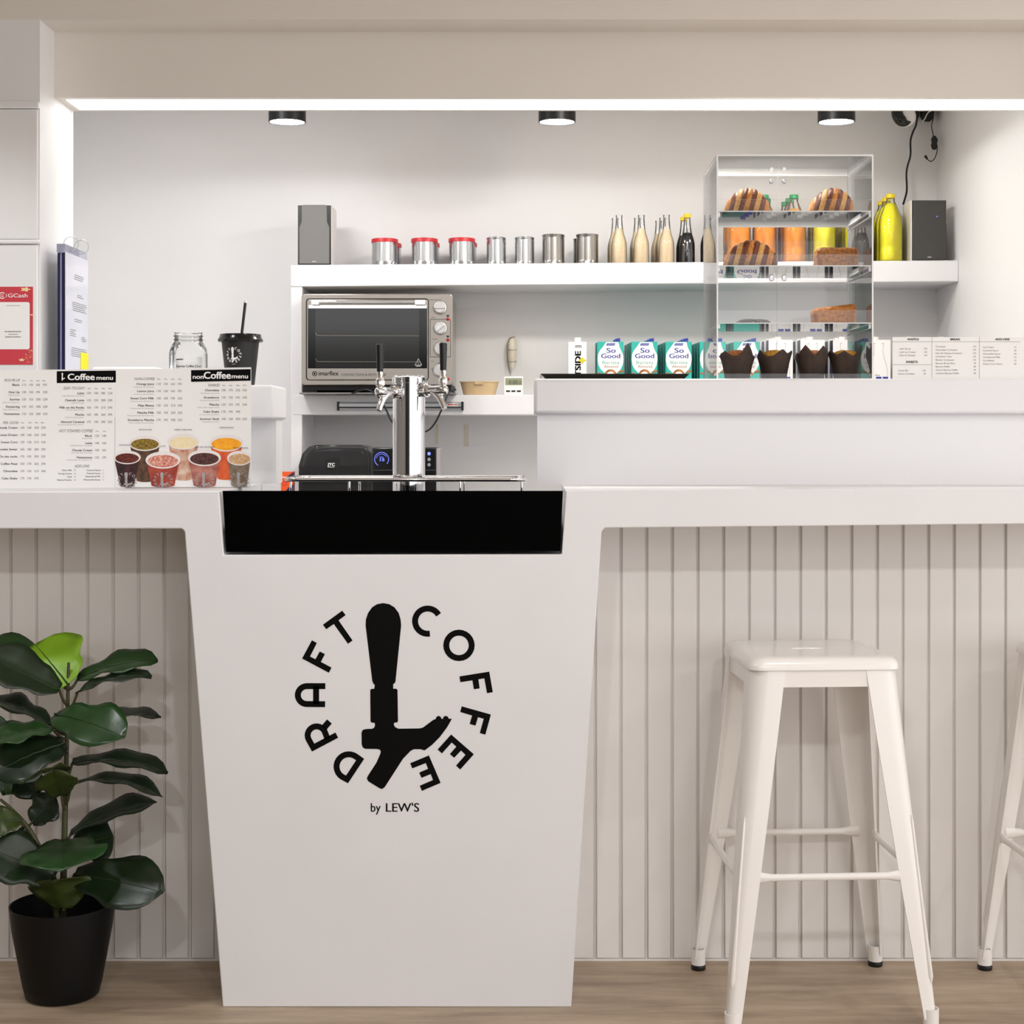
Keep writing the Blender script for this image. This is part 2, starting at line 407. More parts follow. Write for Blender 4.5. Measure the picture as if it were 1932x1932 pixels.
# shelf unit on the back wall
def zsh(px): return wz(500 - 9 * (px - 548) / 1260, DS)
ZM = wz(745, DS)
su = thing('wall_shelf', 'white built-in shelf unit on the back wall holding cans, bottles and oven', 'shelf', (.3, DB, .85))
P = [(548, 500), (1808.5, 491), (1808.5, 531), (548, 541)]
MB().prism([W(x, y, DS) for x, y in P], [(wx(x, DS), DB, wz(y, DS)) for x, y in P]).build('top_board', SHELFW, su, world=True, bevel=.003)
MB().box(wx(553, DS), XR - .001, DS, DB, wz(783, DS), ZM).build('middle_board', SHELFW, su, world=True, bevel=.003)
MB().box(wx(548, DS), wx(570, DS), DS + .002, DB, .85, wz(541, DS)).build('side_panel', SHELFW, su, world=True, bevel=.003)
bc = MB().box(-.95, XR - .002, 5.25, DB - .002, 0, .848).build('back_counter', SHELFW, bevel=.004)
tag(bc, 'low white work counter under the back shelves, mostly hidden', 'counter')
tp = M('tape_residue', 'e0d6c2', .6)
tpt = thing('tape_residue', 'yellowed strips of old tape residue on the wall behind the tap tower', 'tape', (wx(850, DB), DB, wz(842, DB)))
for q in ((876, 884, 842, 801), (822, 827, 838, 800)):
    MB().box(wx(q[0], DB), wx(q[1], DB), DB - .0012, DB - .0001, wz(q[2], DB), wz(q[3], DB)).build('strip', tp, tpt, world=True)

# ------------------------------------------------------------------ lamps
ls = thing('light_strip', 'long glowing white light strip under the beam over the counter', 'light', (.3, 4.18, Z1))
MB().box(-1.183, 2.6, 4.117, 4.236, Z1 - .002, Z1 + .02).build('diffuser', M('strip_glow', 'fffdf8', .5, emit=E_STRIP), ls, world=True)
for i, px in enumerate(DOWN_PX):
    x = wx(px, D_DOWN); zb = wz(231, D_DOWN)
    t = thing('downlight', 'round black ceiling downlight, ' + ('leftmost, above the grey speaker' if i == 0 else 'middle, above the silver cans' if i == 1 else 'rightmost, above the acrylic pastry case'), 'light', (x, D_DOWN, ZIN), group='downlights above the back shelves')
    r = 35 * D_DOWN / F
    MB().lathe([(r, ZIN - .001), (r, zb), (r * .93, zb), (r * .92, zb + .012)], 32, (x, D_DOWN, 0), cap0=False, cap1=False).build('housing', M('dark_metal', '2a2a2c', .4, .6), t, world=True, smooth=40)
    MB().lathe([(r * .92, zb + .003), (r * .92, zb + .007)], 32, (x, D_DOWN, 0)).build('lens', M('lamp_glow', 'ffffff', .5, emit=18), t, world=True)
    lamp_light('downlight_lamp', 'SPOT', (x, D_DOWN, zb - .004), E_DOWN, (1, 1, 1) if i < 2 else (1, .98, .95), .05, 178, .12, (x, D_DOWN, 0))
for i, (x, y, e, c, cone) in enumerate(ROOM_LAMPS):
    t = thing('ceiling_lamp', ('round white ceiling lamp ' + ['in front of the bar stool', 'behind the viewer on the right', 'behind the viewer on the left', 'close in front of the left column', 'by the right side wall'][i]), 'light', (x, y, ROOM_CEIL), group='seating room ceiling lamps')
    MB().lathe([(.09, ROOM_CEIL - .001), (.09, ROOM_CEIL - .05), (.075, ROOM_CEIL - .05), (.075, ROOM_CEIL - .04)], 24, (x, y, 0), cap0=False).build('housing', WHITEP, t, world=True, smooth=40)
    lamp_light('ceiling_lamp_light', 'SPOT', (x, y, ROOM_CEIL - .06), e, c, .08, cone, .3, (x, y, 0))

for i, x in enumerate((-1.15, .45)):          # unseen fill lamps, added over the work aisle to brighten wall and niche
    t = thing('aisle_fill_lamp', 'added fill lamp over the work aisle, unseen behind the beam, ' + ('left one' if i == 0 else 'right one'), 'light', (x, 4.45, ZIN), group='added fill lamps over the work aisle')
    MB().lathe([(.13, ZIN - .001), (.13, ZIN - .022), (.115, ZIN - .022), (.115, ZIN - .018)], 28, (x, 4.45, 0), cap0=False).build('housing', WHITEP, t, world=True, smooth=40)
    lamp_light('aisle_fill_light', 'AREA', (x, 4.45, ZIN - .026), (8.5, 11.5)[i], ((1, 1, 1), (1, .95, .87))[i], .11, target=(x, 4.45, 0))
# ================================================================== bar stools
STOOLW = M('stool_white_enamel', 'f0ece8', .28, coat=.3)
def make_stool():
    t = thing('bar_stool', '', 'stool', (0, 0, 0), 0, 'white metal bar stools')
    ZT, ZB = .748, .028
    cor = lambda k: .1585 + (.2205 - .1585) * k          # outer corner, k = 0 at the seat, 1 at the floor
    wid = lambda k: .072 - .036 * k - .008 * k * k
    rad = lambda k: .026 * (1 - k) + .012
    def section(k, sx, sy):
        c, wd, r, th = cor(k), wid(k), rad(k), .004
        out = [(c, c - wd)] + [(c - r + r * math.cos(a), c - r + r * math.sin(a)) for a in [i * PI / 10 for i in range(6)]] + [(c - wd, c)]
        inn = [(c - wd, c - th)] + [(c - r + (r - th) * math.cos(a), c - r + (r - th) * math.sin(a)) for a in [(5 - i) * PI / 10 for i in range(6)]] + [(c - th, c - wd)]
        z = ZT + (ZB - ZT) * k
        return [(x * sx, y * sy, z) for x, y in out + inn]
    for sx, sy in ((-1, -1), (1, -1), (-1, 1), (1, 1)):
        leg = MB().loft([section(k / 10, sx, sy) for k in range(11)], cap0=True, cap1=True).build('leg', STOOLW, t, smooth=35)
        p0 = cor(.42) - rad(.42) * .26; p1 = cor(.9) - rad(.9) * .26
        pts = [((p0 + (p1 - p0) * q) * sx, (p0 + (p1 - p0) * q) * sy, ZT + (ZB - ZT) * (.42 + .48 * q)) for q in (0, .04, .5, .96, 1)]
        MB().tube(pts, [.0005, .003, .0034, .0055, .001], 8).build('rib', STOOLW, leg, smooth=60)
        fx, fy = .2095 * sx, .2095 * sy
        MB().lathe([(.0165, .012), (.0165, .048), (.0135, .048), (.0135, .014)], 18, (fx, fy, 0)).build('foot_sleeve', STOOLW, leg, smooth=40)
        MB().lathe([(.0162, 0), (.0172, .003), (.0172, .011), (.016, .013)], 18, (fx, fy, 0)).build('rubber_foot', DARK, leg, smooth=40)
    c = cor(.0)
    for ax in range(4):
        mb = MB().box(-.10, .10, -c + .0006, -c + .0046, .7125, .7495)
        R = Matrix.Rotation(ax * PI / 2, 3, 'Z'); mb.v = [tuple(R @ Vector(p)) for p in mb.v]
        mb.build('apron', STOOLW, t)
        kz = .321; q = cor((ZT - kz) / (ZT - ZB)) - .004
        zz = kz if ax % 2 == 0 else kz
        xs = [-.166, -.145, -.122, .122, .145, .166]
        mb = MB().tube([(x, -q, zz) for x in xs], [.012, .012, .0078, .0078, .012, .012], 12, flat=[(.25, 1), (.35, 1), (1, 1), (1, 1), (.35, 1), (.25, 1)])
        mb.v = [tuple(R @ Vector(p)) for p in mb.v]
        mb.build('foot_rest', STOOLW, t, smooth=50)
    # pressed steel seat with an oval hand slot
    def sq(h, r, z, n=6): return [(x, y, z) for x, y in rrect(-h, h, -h, h, r, n)]
    hs = .1625
    rings = [sq(hs, .03, .7485), sq(hs, .03, .755), sq(hs - .0015, .03, .760), sq(hs - .006, .028, .768), sq(hs - .013, .026, .773), sq(hs - .026, .024, .7755), sq(hs - .05, .02, .7740), sq(.07, .02, .7735)]
    mb = MB().loft(rings)
    slot = [(.038 * math.cos(a), .013 * math.sin(a)) for a in [2 * PI * i / 28 for i in range(28)]]
    outer = rings[-1]; n0 = len(mb.v)
    # bridge last ring (28 points) to the slot edge and turn the edge down into the hole
    off = 3
    so = sorted(range(28), key=lambda i: math.atan2(outer[i][1], outer[i][0]) % (2 * PI))
    outer_s = [outer[i] for i in so]
    MBr = [outer_s, [(x, y, .7735) for x, y in slot], [(x * .97, y * .93, .7705) for x, y in slot]]
    mb.loft(MBr)
    mb.build('seat', STOOLW, t, smooth=40)
    return t
stool = make_stool()
X0 = wx(1497.5, 3.75)
stool.location = (X0, 3.555, 0); stool.rotation_euler = (0, 0, math.radians(3.6))
tag(stool, 'glossy white metal bar stool standing in full view right of the pillar')
dup(stool, (X0 + .668, 3.555, 0), math.radians(3.6), 'white metal bar stool cut off by the right edge of the picture')

# ================================================================== potted plant
POT = M('pot_black', '0a0a0b', .5, bump=.04, bscale=90, spec=.25)
CP = Vector((wx(118, 3.575), 3.575, 0))
pl = thing('potted_plant', 'artificial fiddle-leaf plant in a round black pot beside the pillar', 'plant', tuple(CP))
MB().lathe([(.072, 0), (.080, .006), (.086, .03), (.099, .10), (.109, .155), (.114, .20), (.1145, .205), (.1115, .205), (.107, .15), (.10, .12)], 48, (0, 0, 0), cap1=False).build('pot', POT, pl, smooth=40)
MB().lathe([(.106, .145), (.05, .152), (.0, .153)], 28, cap0=True, cap1=False).build('soil', M('soil', '0d0b09', .9, bump=.5, bscale=60), pl)
LEAFD = M('leaf_dark_green', '1a2c16', .36, var=.4, vscale=14, bump=.1, bscale=50)
LEAFM = M('leaf_mid_green', '25481f', .32, var=.3, vscale=14, bump=.1, bscale=50)
LEAFL = M('leaf_lit_green', '86b51e', .42, var=.2, vscale=12, bump=.1, bscale=50)  # light on the top leaf is put into this brighter green
LEAFO = M('leaf_olive_green', '39461a', .42, var=.3, vscale=12, bump=.1, bscale=50)
STEMG = M('stem_green_brown', '474629', .55, var=.3, vscale=20)
VEIN = M('leaf_vein', '24381b', .5)
def pw(px, py, d): return Vector(W(px, py, 3.575 + d)) - CP
def leaf(b, t, width, nrm, arch=.02, fold=.25, wav=.006, mat=LEAFD, seed=0, stem=None, petiole=None):
    rnd = random.Random(seed); b = Vector(b); t = Vector(t); n = Vector(nrm).normalized()
    L = (t - b).length; ax = (t - b).normalized()
    mid = (b + t) / 2 + n * arch
    NU, NV = 12, 8
    ph = rnd.uniform(0, 6)
    rows = []
    for i in range(NU + 1):
        u = i / NU
        p = (1 - u) ** 2 * b + 2 * u * (1 - u) * mid + u * u * t
        tg = (2 * (1 - u) * (mid - b) + 2 * u * (t - mid)).normalized()
        side = tg.cross(n).normalized(); nn = side.cross(tg).normalized()
        prof = (math.sin(PI * min(1, u * .94 + .06)) ** .62) * (.62 + .5 * u) * (1 - .22 * math.exp(-((u - .35) / .12) ** 2))
        if u >= .999: prof = .06
        wdt = width * .62 * prof
        row = []
        for j in range(NV + 1):
            s_ = j / NV * 2 - 1
            hgt = fold * abs(s_) * wdt - .35 * fold * s_ * s_ * wdt + wav * math.sin(u * 15 + ph + (1.7 if s_ > 0 else 0)) * abs(s_) ** 1.5 + .0016 * math.cos(u * 44 - abs(s_) * 6) * (1 - abs(s_)) 
            row.append(tuple(p + side * s_ * wdt + nn * hgt))
        rows.append(row)
    o = MB().loft(rows, closed=False).build('leaf', mat, pl, smooth=180, solid=.0012, recalc=False)
    vp = [Vector(r[NV // 2]) + n * .0012 for r in rows]
    MB().tube([tuple(v) for v in vp], [.0022 * (1 - i / (NU + 2)) for i in range(NU + 1)], 5).build('midrib', VEIN, o, smooth=60)
    if petiole is not None:
        q = Vector(petiole)
        MB().tube(bez(tuple(q), tuple((q + b) / 2 + Vector((0, 0, -.012))), tuple(b), 6), [.0042, .004, .0038, .0035, .0032, .003, .0028], 7).build('petiole', STEMG, o, smooth=60)
    return o
def sx_(py): return 118 + (1730 - py) * .024
stem = [pw(sx_(y), y, 0) for y in (1735, 1650, 1560, 1470, 1380, 1300, 1250)]
MB().tube([tuple(p) for p in catmull(stem, 3)], [.0085 - .0055 * i / 18 for i in range(19)], 10).build('stem', STEMG, pl, smooth=60)
st2 = [pw(108, 1735, -.01), pw(95, 1650, -.015), pw(70, 1590, -.02), pw(48, 1555, -.02), pw(20, 1525, -.02), pw(0, 1508, -.02)]
MB().tube([tuple(p) for p in catmull(st2, 3)], [.007 - .004 * i / 15 for i in range(16)], 9).build('stem', STEMG, pl, smooth=60)
MB().tube([tuple(pw(129, 1265, 0)), tuple(pw(129, 1235, .06)), tuple(pw(131, 1206, .075))], [.003, .002, .0004], 6).build('bud', STEMG, pl, smooth=60)
UP, TOCAM = (0, 0, 1), (0, -1, 0)
def at(py, d=0): return pw(sx_(py), py, d)
LV = [ # base, tip, width, normal, arch, fold, material, petiole
    ((128, 1291, -.01), (66, 1216, .06), .165, (.2, -.85, .45), .012, .12, LEAFL, 1300),
    ((146, 1282, .02), (298, 1246, .03), .085, (.12, -.42, .9), .030, .25, LEAFM, 1300),
    ((146, 1308, -.02), (286, 1279, -.03), .075, (.1, -.25, .97), .035, .30, LEAFD, 1345),
    ((112, 1302, -.03), (-30, 1232, -.06), .120, (-.1, -.55, .82), -.010, .30, LEAFD, 1330),
    ((112, 1280, .03), (-35, 1214, .05), .100, (-.1, -.50, .85), .024, .25, LEAFM, 1300),
    ((96, 1368, .02), (-25, 1325, .02), .080, (-.05, -.25, .95), .030, .35, LEAFD, 1385),
    ((104, 1348, -.03), (236, 1392, -.14), .112, (-.10, -.62, .75), .022, .15, LEAFM, 1375),
    ((150, 1358, .05), (304, 1353, .06), .075, (0, -.12, 1), .016, .30, LEAFD, 1385),
    ((136, 1440, 0), (317, 1458, .01), .085, (.1, -.22, .95), .034, .30, LEAFD, 1470),
    ((134, 1480, -.02), (306, 1504, -.03), .080, (.1, -.10, .95), .046, .30, LEAFD, 1520),
    ((134, 1572, .02), (296, 1514, .04), .085, (-.2, -.35, .9), .020, .40, LEAFD, 1585),
    ((100, 1375, -.05), (-20, 1400, -.10), .085, (-.05, -.40, .9), .014, .20, LEAFM, 1395),
    ((122, 1402, -.04), (-15, 1462, -.12), .135, (-.15, -.75, .65), .018, .15, LEAFD, 1420),
    ((128, 1455, -.05), (40, 1478, -.15), .110, (-.1, .35, .9), .020, .25, LEAFO, 1475),
    ((116, 1500, -.02), (100, 1452, -.10), .085, (.1, -.85, .4), .010, .30, LEAFO, 1530),
    ((125, 1584, -.02), (118, 1643, -.17), .172, (0, -.42, .9), .012, .10, LEAFM, 1600),
    ((140, 1600, .03), (214, 1578, .05), .130, (.1, -.65, .7), .010, .25, LEAFD, 1620),
    ((140, 1650, -.03), (309, 1684, -.10), .128, (.05, -.70, .70), .014, .15, LEAFD, 1690),
    ((104, 1655, -.03), (-20, 1600, -.08), .115, (-.1, -.70, .65), .008, .20, LEAFD, 1690),
    ((120, 1716, -.05), (98, 1662, -.085), .135, (0, .85, .45), .006, .45, LEAFO, 1735),
    ((60, 1552, .02), (106, 1505, .03), .075, (.1, -.8, .5), .004, .25, LEAFD, None),
    ((40, 1548, -.03), (-20, 1552, -.06), .070, (0, -.75, .6), .006, .20, LEAFO, None),
    ((62, 1590, .01), (28, 1572, .03), .045, (0, -.7, .7), .004, .3, LEAFD, None),
    ((12, 1500, .0), (-10, 1345, .02), .06, (.4, -.8, .2), .004, .3, LEAFM, None),
    ((70, 1500, .04), (20, 1440, .07), .10, (0, -.85, .4), .006, .3, LEAFD, None),
]
for i, (b, t, wd, n, ar, fo, mt, pe) in enumerate(LV):
    leaf(pw(*b), pw(*t), wd, n, ar, fo, .004, mt, i, petiole=(at(pe) if pe else (pw(45, 1555, -.02) if i in (20, 21) else None)))
# ================================================================== draft tap tower on the tray
DT = 3.75; XT = wx(771.5, DT); RT = .0377; ZTR = ZU + .010
tw = thing('tap_tower', 'chrome draft tower with two black-handled taps behind the black panel', 'tap tower', (XT, DT, ZTR))
zt = wz(712, DT)
MB().lathe([(RT, ZTR + .004), (RT, zt - .014)], 48, (XT, DT, 0)).build('column', CHROME, tw, world=True, smooth=40)
MB().lathe([(RT + .014, ZTR), (RT + .014, ZTR + .006), (RT + .002, ZTR + .009)], 40, (XT, DT, 0)).build('base_flange', CHROME, tw, world=True, smooth=40)
MB().lathe([(RT + .0012, zt - .013), (RT + .0012, zt - .001), (RT - .002, zt + .002), (.012, zt + .0045), (0, zt + .0045)], 48, (XT, DT, 0), cap1=False).build('cap', CHROME, tw, world=True, smooth=40)
for i in range(16):
    a = 2 * PI * i / 16
    if i == 0:
        bead = MB().lathe([(.0035, -.001), (.003, .0018), (0, .003)], 8, cap1=False).build('bead', CHROME, tw, smooth=60)
    b_ = bead if i == 0 else bead.copy()
    if i: COL.objects.link(b_); b_.parent = tw
    b_.location = (RT * .86 * math.cos(a), RT * .86 * math.sin(a), zt + .0015 - ZTR)
def tap(dirx, diry, zc, lean):
    ang = math.atan2(diry, dirx); c, s_ = math.cos(ang), math.sin(ang)
    def L(mb):
        mb.v = [(p[0] * c - p[1] * s_, p[0] * s_ + p[1] * c, p[2] + zc - ZTR) for p in mb.v]; return mb
    t = L(MB().tube([(.045, 0, 0), (.078, 0, 0), (.084, 0, -.0005), (.099, 0, -.001), (.108, 0, -.001), (.112, 0, -.001)], [.0105, .010, .0112, .0108, .0100, .005], 16)).build('tap', CHROME, tw, smooth=50)
    L(MB().tube([(.034, 0, 0), (.042, 0, 0), (.0421, 0, 0), (.054, 0, 0), (.0541, 0, 0), (.060, 0, 0)], [.0125, .0125, .0168, .0168, .0145, .0125], 18)).build('shank_nut', CHROME, t, smooth=40)
    L(MB().tube(bez((.070, 0, -.003), (.088, 0, -.006), (.104, 0, -.044), 7), [.0098, .0096, .0092, .0086, .0078, .0072, .0067, .0064], 14)).build('spout', CHROME, t, smooth=60)
    hx = .100
    L(MB().lathe([(.0055, .004), (.0062, .010), (.0092, .011), (.0106, .014), (.0106, .024), (.0090, .028), (.0066, .030)], 12, (hx, 0, 0))).build('collar', CHROME, t, smooth=25)
    L(MB().lathe([(.0055, .030), (.0072, .040), (.0074, .044)], 14, (hx, 0, 0))).build('ferrule', CHROME, t, smooth=40)
    h = L(MB().lathe([(.0072, .0445), (.0078, .060), (.0086, .085), (.0090, .104), (.0088, .1065), (.007, .1075)], 20, (hx, 0, 0))).build('handle', DARK, t, smooth=40, label='black tap handle')
    return t
tap(-.60, -.80, wz(738, 3.67), 0)
tap(.83, -.56, wz(735, 3.69), 0)
# chrome rail round the drip tray
RY0, RY1 = 3.60, 3.82
xr0, xr1 = wx(537, RY0), wx(989, RY0); zr = wz(905, RY0)
rl = thing('tray_rail', 'thin chrome guard rail round the drip tray below the tap tower', 'rail', ((xr0 + xr1) / 2, (RY0 + RY1) / 2, ZTR))
loop = [(x, y, zr) for x, y in rrect(xr0, xr1, RY0, RY1, .03, 6)]
MB().tube(loop + [loop[0]], .0048, 10, caps=False).build('rail_bar', CHROME, rl, world=True, smooth=60)
for px, yy in ((546, RY0 + .02), (659, RY0), (868, RY0), (984, RY0 + .02), (659, RY1), (868, RY1)):
    MB().tube([(wx(px, RY0), yy, ZTR), (wx(px, RY0), yy, zr - .002)], .0028, 8).build('post', CHROME, rl, world=True, smooth=60)

# ================================================================== menu boards on the counter
DM = 3.73
CARD = M('menu_card', 'f3f1ef', .35, coat=.15)
def cp(x, y): return (x * .2795, 420 + y * .2795)          # reading grid of the menus -> photo pixels
mf = lambda k: (lambda x, y: W(*cp(x, y), DM - .0004 * k))
def menu_board(name_label, x0, x1, y0, y1, px_lo):
    t = thing('menu_board', name_label, 'menu', (wx((x0 + x1) / 2, DM), DM, ZC))
    MB().prism([W(px_lo, y0 + 4, DM), W(x1, y0, DM), W(x1, y1, DM), W(px_lo, y1 + 1, DM)],
               [W(px_lo, y0 + 4, DM + .004), W(x1, y0, DM + .004), W(x1, y1, DM + .004), W(px_lo, y1 + 1, DM + .004)]).build('board', CARD, t, world=True)
    MB().box(wx(px_lo, DM) + .02, wx(x1, DM) - .004, DM + .004, DM + .05, ZC, ZC + .003).build('stand_foot', CARD, t, world=True)
    return t
def rows(mb, lst, xr, cols, cap=15, small=True):
    for nm, nums, y in lst:
        mb.text(nm, mf(1), xr, y, cap, 'r', 0, bold=.012, asp=1.12)
        for v, cx in zip(nums.split(), cols):
            mb.text(v, mf(1), cx, y, cap, 'l', 1, asp=1.02)
def descs(mb, lst):
    for s_, xr, y in lst: mb.text(s_, mf(1), xr, y, 7.5, 'r', 2, asp=1.1)
def sizes(mb, xs, y):
    for s_, x in zip(('12oz', '16oz', '22oz', '32oz'), xs): mb.text(s_, mf(1), x, y, 8, 'l', 0, asp=1.05)
INKS = [INK, GREYINK, LIGHTINK, PAPER]
m1 = menu_board('white coffee menu board with drink prices, left of the other menu', -120, 216.5, 696, 920.5, -120)
mb = MB()
mb.text('PICK-ME-UP', mf(1), 132, 1072, 17, 'r', 1, shear=.2, asp=.85); sizes(mb, (152, 202, 245, 285), 1070)
c1 = (150, 197, 243, 290)
rows(mb, [('Black', '115 135 165 195', 1102), ('One Up', '130 150 195 225', 1151), ('Sunrise', '135 155 200 230', 1200), ('Dayspring', '135 155 200 230', 1249), ('Vietnamese', '135 155 200 230', 1298)], 132, c1)
mb.text('FEEL GOOD', mf(1), 124, 1358, 17, 'r', 1, shear=.2, asp=.85); sizes(mb, (143, 193, 236, 276), 1354)
c2 = (138, 185, 231, 278)
rows(mb, [('Cloudy Cream', '140 160 220 250', 1391), ('Coconut Dream', '140 160 220 250', 1440), ('Sweet Corn', '135 155 215 245', 1489), ('Cookie Swear', '165 185 265 295', 1537), ('On the rocks', '175 195 295 325', 1586), ('Coffee Float', '150 170 265 295', 1635), ('Chocolate', '135 155 215 245', 1684), ('Cake Shake', '175 195 295', 1733)], 118, c2)
mb.text('DAY-TO-DAY', mf(1), 572, 1126, 19, 'r', 1, shear=.2, asp=.9); sizes(mb, (592, 640, 686, 732), 1123)
c3 = (587, 636, 682, 728)
rows(mb, [('Latte', '130 150 180 210', 1158), ('Oatmilk Latte', '135 155 200 230', 1206), ('Milk on the Rocks', '150 170 215 245', 1255), ('Mocha', '165 185 265 295', 1303), ('Almond Caramel', '175 195 295 325', 1352)], 568, c3)
mb.text('HOT STEAMED COFFEE', mf(1), 624, 1415, 20, 'r', 1, shear=.2, width=226); sizes(mb, (646, 695), 1411)
rows(mb, [('Black', '120 140', 1446), ('Latte', '140 160', 1495), ('Cloudy Cream', '145 165', 1543), ('Vietnamese', '155 175', 1592)], 622, (642, 690))
mb.text('ADD-ONS', mf(1), 552, 1652, 19, 'c', 1, shear=.2, width=98)
for nm, x, y in (('Dairy Milk', 485, 1676), ('Cloudy Cream', 485, 1699), ('Soda', 485, 1720), ('Matcha Powder', 485, 1742), ('Caramel Syrup', 678, 1676), ('Caramel Sauce', 678, 1697), ('Sweetened Milk', 678, 1718), ('Muscovado Syrup', 676, 1740)):
    mb.text(nm, mf(1), x, y, 10, 'r', 0, bold=.008, asp=1.15); mb.text('30' if x < 600 else '15', mf(1), x + 14, y, 10, 'l', 2)
descs(mb, [('Coffee with milk', 130, 1168), ('Coffee with orange juice', 128, 1217), ('Coffee with lemon juice', 126, 1266), ('Coffee Milk (Dairy or Soy Blend)', 568, 1173), ('Oatmilk and coffee', 568, 1221), ('Milk over coffee ice cubes', 566, 1268), ('Coffee with dark chocolate', 564, 1318), ('Soy milk, almond milk blend, caramel', 560, 1367), ('Coffee Milk (Dairy or Soy Blend)', 622, 1508), ('Sweet, light steamed hot coffee', 622, 1557), ('Steamed coffee with condensed milk', 620, 1605), ('Steamed coffee', 622, 1460)])
mb.build('menu_print', INKS, m1, world=True, recalc=False)['kind'] = 'stuff'
mb = MB().poly([mf(1)(*p) for p in ((383, 1003), (782, 999), (782, 1079), (383, 1083))], 0)
tl = lambda u, v: mf(2)(398 + (u - 681) * .036 * 1.0 + 16, 1014 + (v - 117) * .0365)
logo(mb, tl, 3, False)
mb.text('Coffee', mf(2), 458, 1062, 44, 'l', 3, bold=.022, width=180); mb.text('menu', mf(2), 652, 1061, 30, 'l', 3, bold=.02, width=110)
mb.build('title_bar', INKS, m1, world=True, recalc=False, label='black title bar reading Coffee menu')

m2 = menu_board('white non-coffee menu board with pictures of filled drink cups', 217.5, 474, 693, 918.5, 217.5)
mb = MB()
mb.text('NON-COFFEE', mf(1), 1042, 1063, 18, 'r', 1, shear=.2, asp=.9); sizes(mb, (1062, 1110, 1156, 1203), 1060)
c4 = (1058, 1106, 1154, 1200)
rows(mb, [('Orange Juice', '110 130 165 195', 1096), ('Lemon Juice', '110 130 165 195', 1144), ('Sweet Corn Milk', '130 150 195 225', 1193), ('Maja Blanca', '135 155 215 245', 1241), ('Matcha Milk', '130 150 225 255', 1290), ('Strawberry Matcha', '175 195 295 325', 1339)], 1039, c4)
mb.text('SHAKES', mf(1), 1480, 1105, 18, 'r', 1, shear=.2, asp=.9); sizes(mb, (1500, 1548, 1594, 1640), 1102)
rows(mb, [('Chocolate', '155 175 255 325', 1138), ('Strawberry', '135 155 195 245', 1187), ('Matcha', '135 155 195 245', 1235), ('Cake Shake', '175 195 295', 1283), ('Summer Slush', '140 160 205 235', 1332)], 1479, (1497, 1545, 1591, 1637))
descs(mb, [('Orange juice with concentrate', 1040, 1113), ('Lemon juice with concentrate', 1039, 1161), ('Sweet corn milk with bits of corn', 1038, 1209), ('Coconut sweet corn & sweet jelly', 1037, 1257), ('Matcha, sweetened milk and dairy milk', 1036, 1306), ('Matcha, strawberry soy milk & filling', 1036, 1355), ('Chocolate ice cream & milk', 1480, 1155), ('Strawberry soy milk & filling', 1479, 1203), ('Matcha, milk & vanilla ice cream', 1478, 1251), ('Ice cream with real cake bits', 1477, 1299), ('Orange and lemon slush', 1476, 1348)])
for s_, x, y in (('MATCHA MILK', 983, 1403), ('SWEET CORN MILK', 1238, 1403), ('ORANGE JUICE', 1530, 1388), ('CHOCOLATE', 845, 1506), ('LATTE', 1098, 1515), ('MILK ON THE ROCKS', 1382, 1520), ('MATCHA SHAKE', 1624, 1526)):
    mb.text(s_, mf(6), x, y, 10, 'c', 0, asp=1.0)
mb.build('menu_print', INKS, m2, world=True, recalc=False)['kind'] = 'stuff'
mb = MB().poly([mf(1)(*p) for p in ((1290, 996), (1692, 989), (1692, 1067), (1290, 1075))], 0)
mb.text('non', mf(2), 1302, 1054, 30, 'l', 3, bold=.02, width=72); mb.text('Coffee', mf(2), 1377, 1053, 48, 'l', 3, bold=.022, width=180); mb.text('menu', mf(2), 1565, 1051, 30, 'l', 3, bold=.02, width=108)
mb.build('title_bar', INKS, m2, world=True, recalc=False, label='black title bar reading nonCoffee menu')
# printed drink pictures
def pc(n, a, b, sc=60): return M('print_' + n, a, .5, col2=b, vscale=sc)
CUPW = M('print_cup_rim', 'ece4e2', .5)
cups = [ # cx, cy, rx, ry, bottom y, bottom half width, top print, body print, clip left, clip right, z layer
    (978, 1490, 108, 52, 1752, 58, pc('matcha', 'a3842a', '5f4a12', 240), pc('matcha_body', '6a4a30', '3a241a', 90), 1),
    (1238, 1478, 108, 55, 1742, 60, pc('corn', 'f3e3c0', 'efd9a8', 160), pc('corn_body', 'e2cbb8', 'b5673e', 40), 1),
    (1528, 1488, 116, 58, 1738, 62, pc('orange', 'ffb61c', 'f79a10', 120), pc('orange_body', 'e8712f', 'd04a26', 40), 1),
    (858, 1585, 92, 46, 1786, 48, pc('choc', '7a2c1c', '3c0f0b', 200), pc('choc_body', '4a1a1c', '180a0c', 60), 3),
    (1100, 1603, 118, 58, 1786, 78, pc('latte', 'b8503f', 'e9b3a0', 260), pc('latte_body', 'b04a34', '8e2c22', 40), 3),
    (1380, 1588, 112, 56, 1786, 74, pc('rocks', '6b3a34', '2d1512', 140), pc('rocks_body', 'c08070', '8d4540', 40), 3),
    (1616, 1590, 84, 50, 1786, 52, pc('shake', 'd9b98e', 'c89468', 150), pc('shake_body', '8a7a66', '6d5846', 60), 3)]
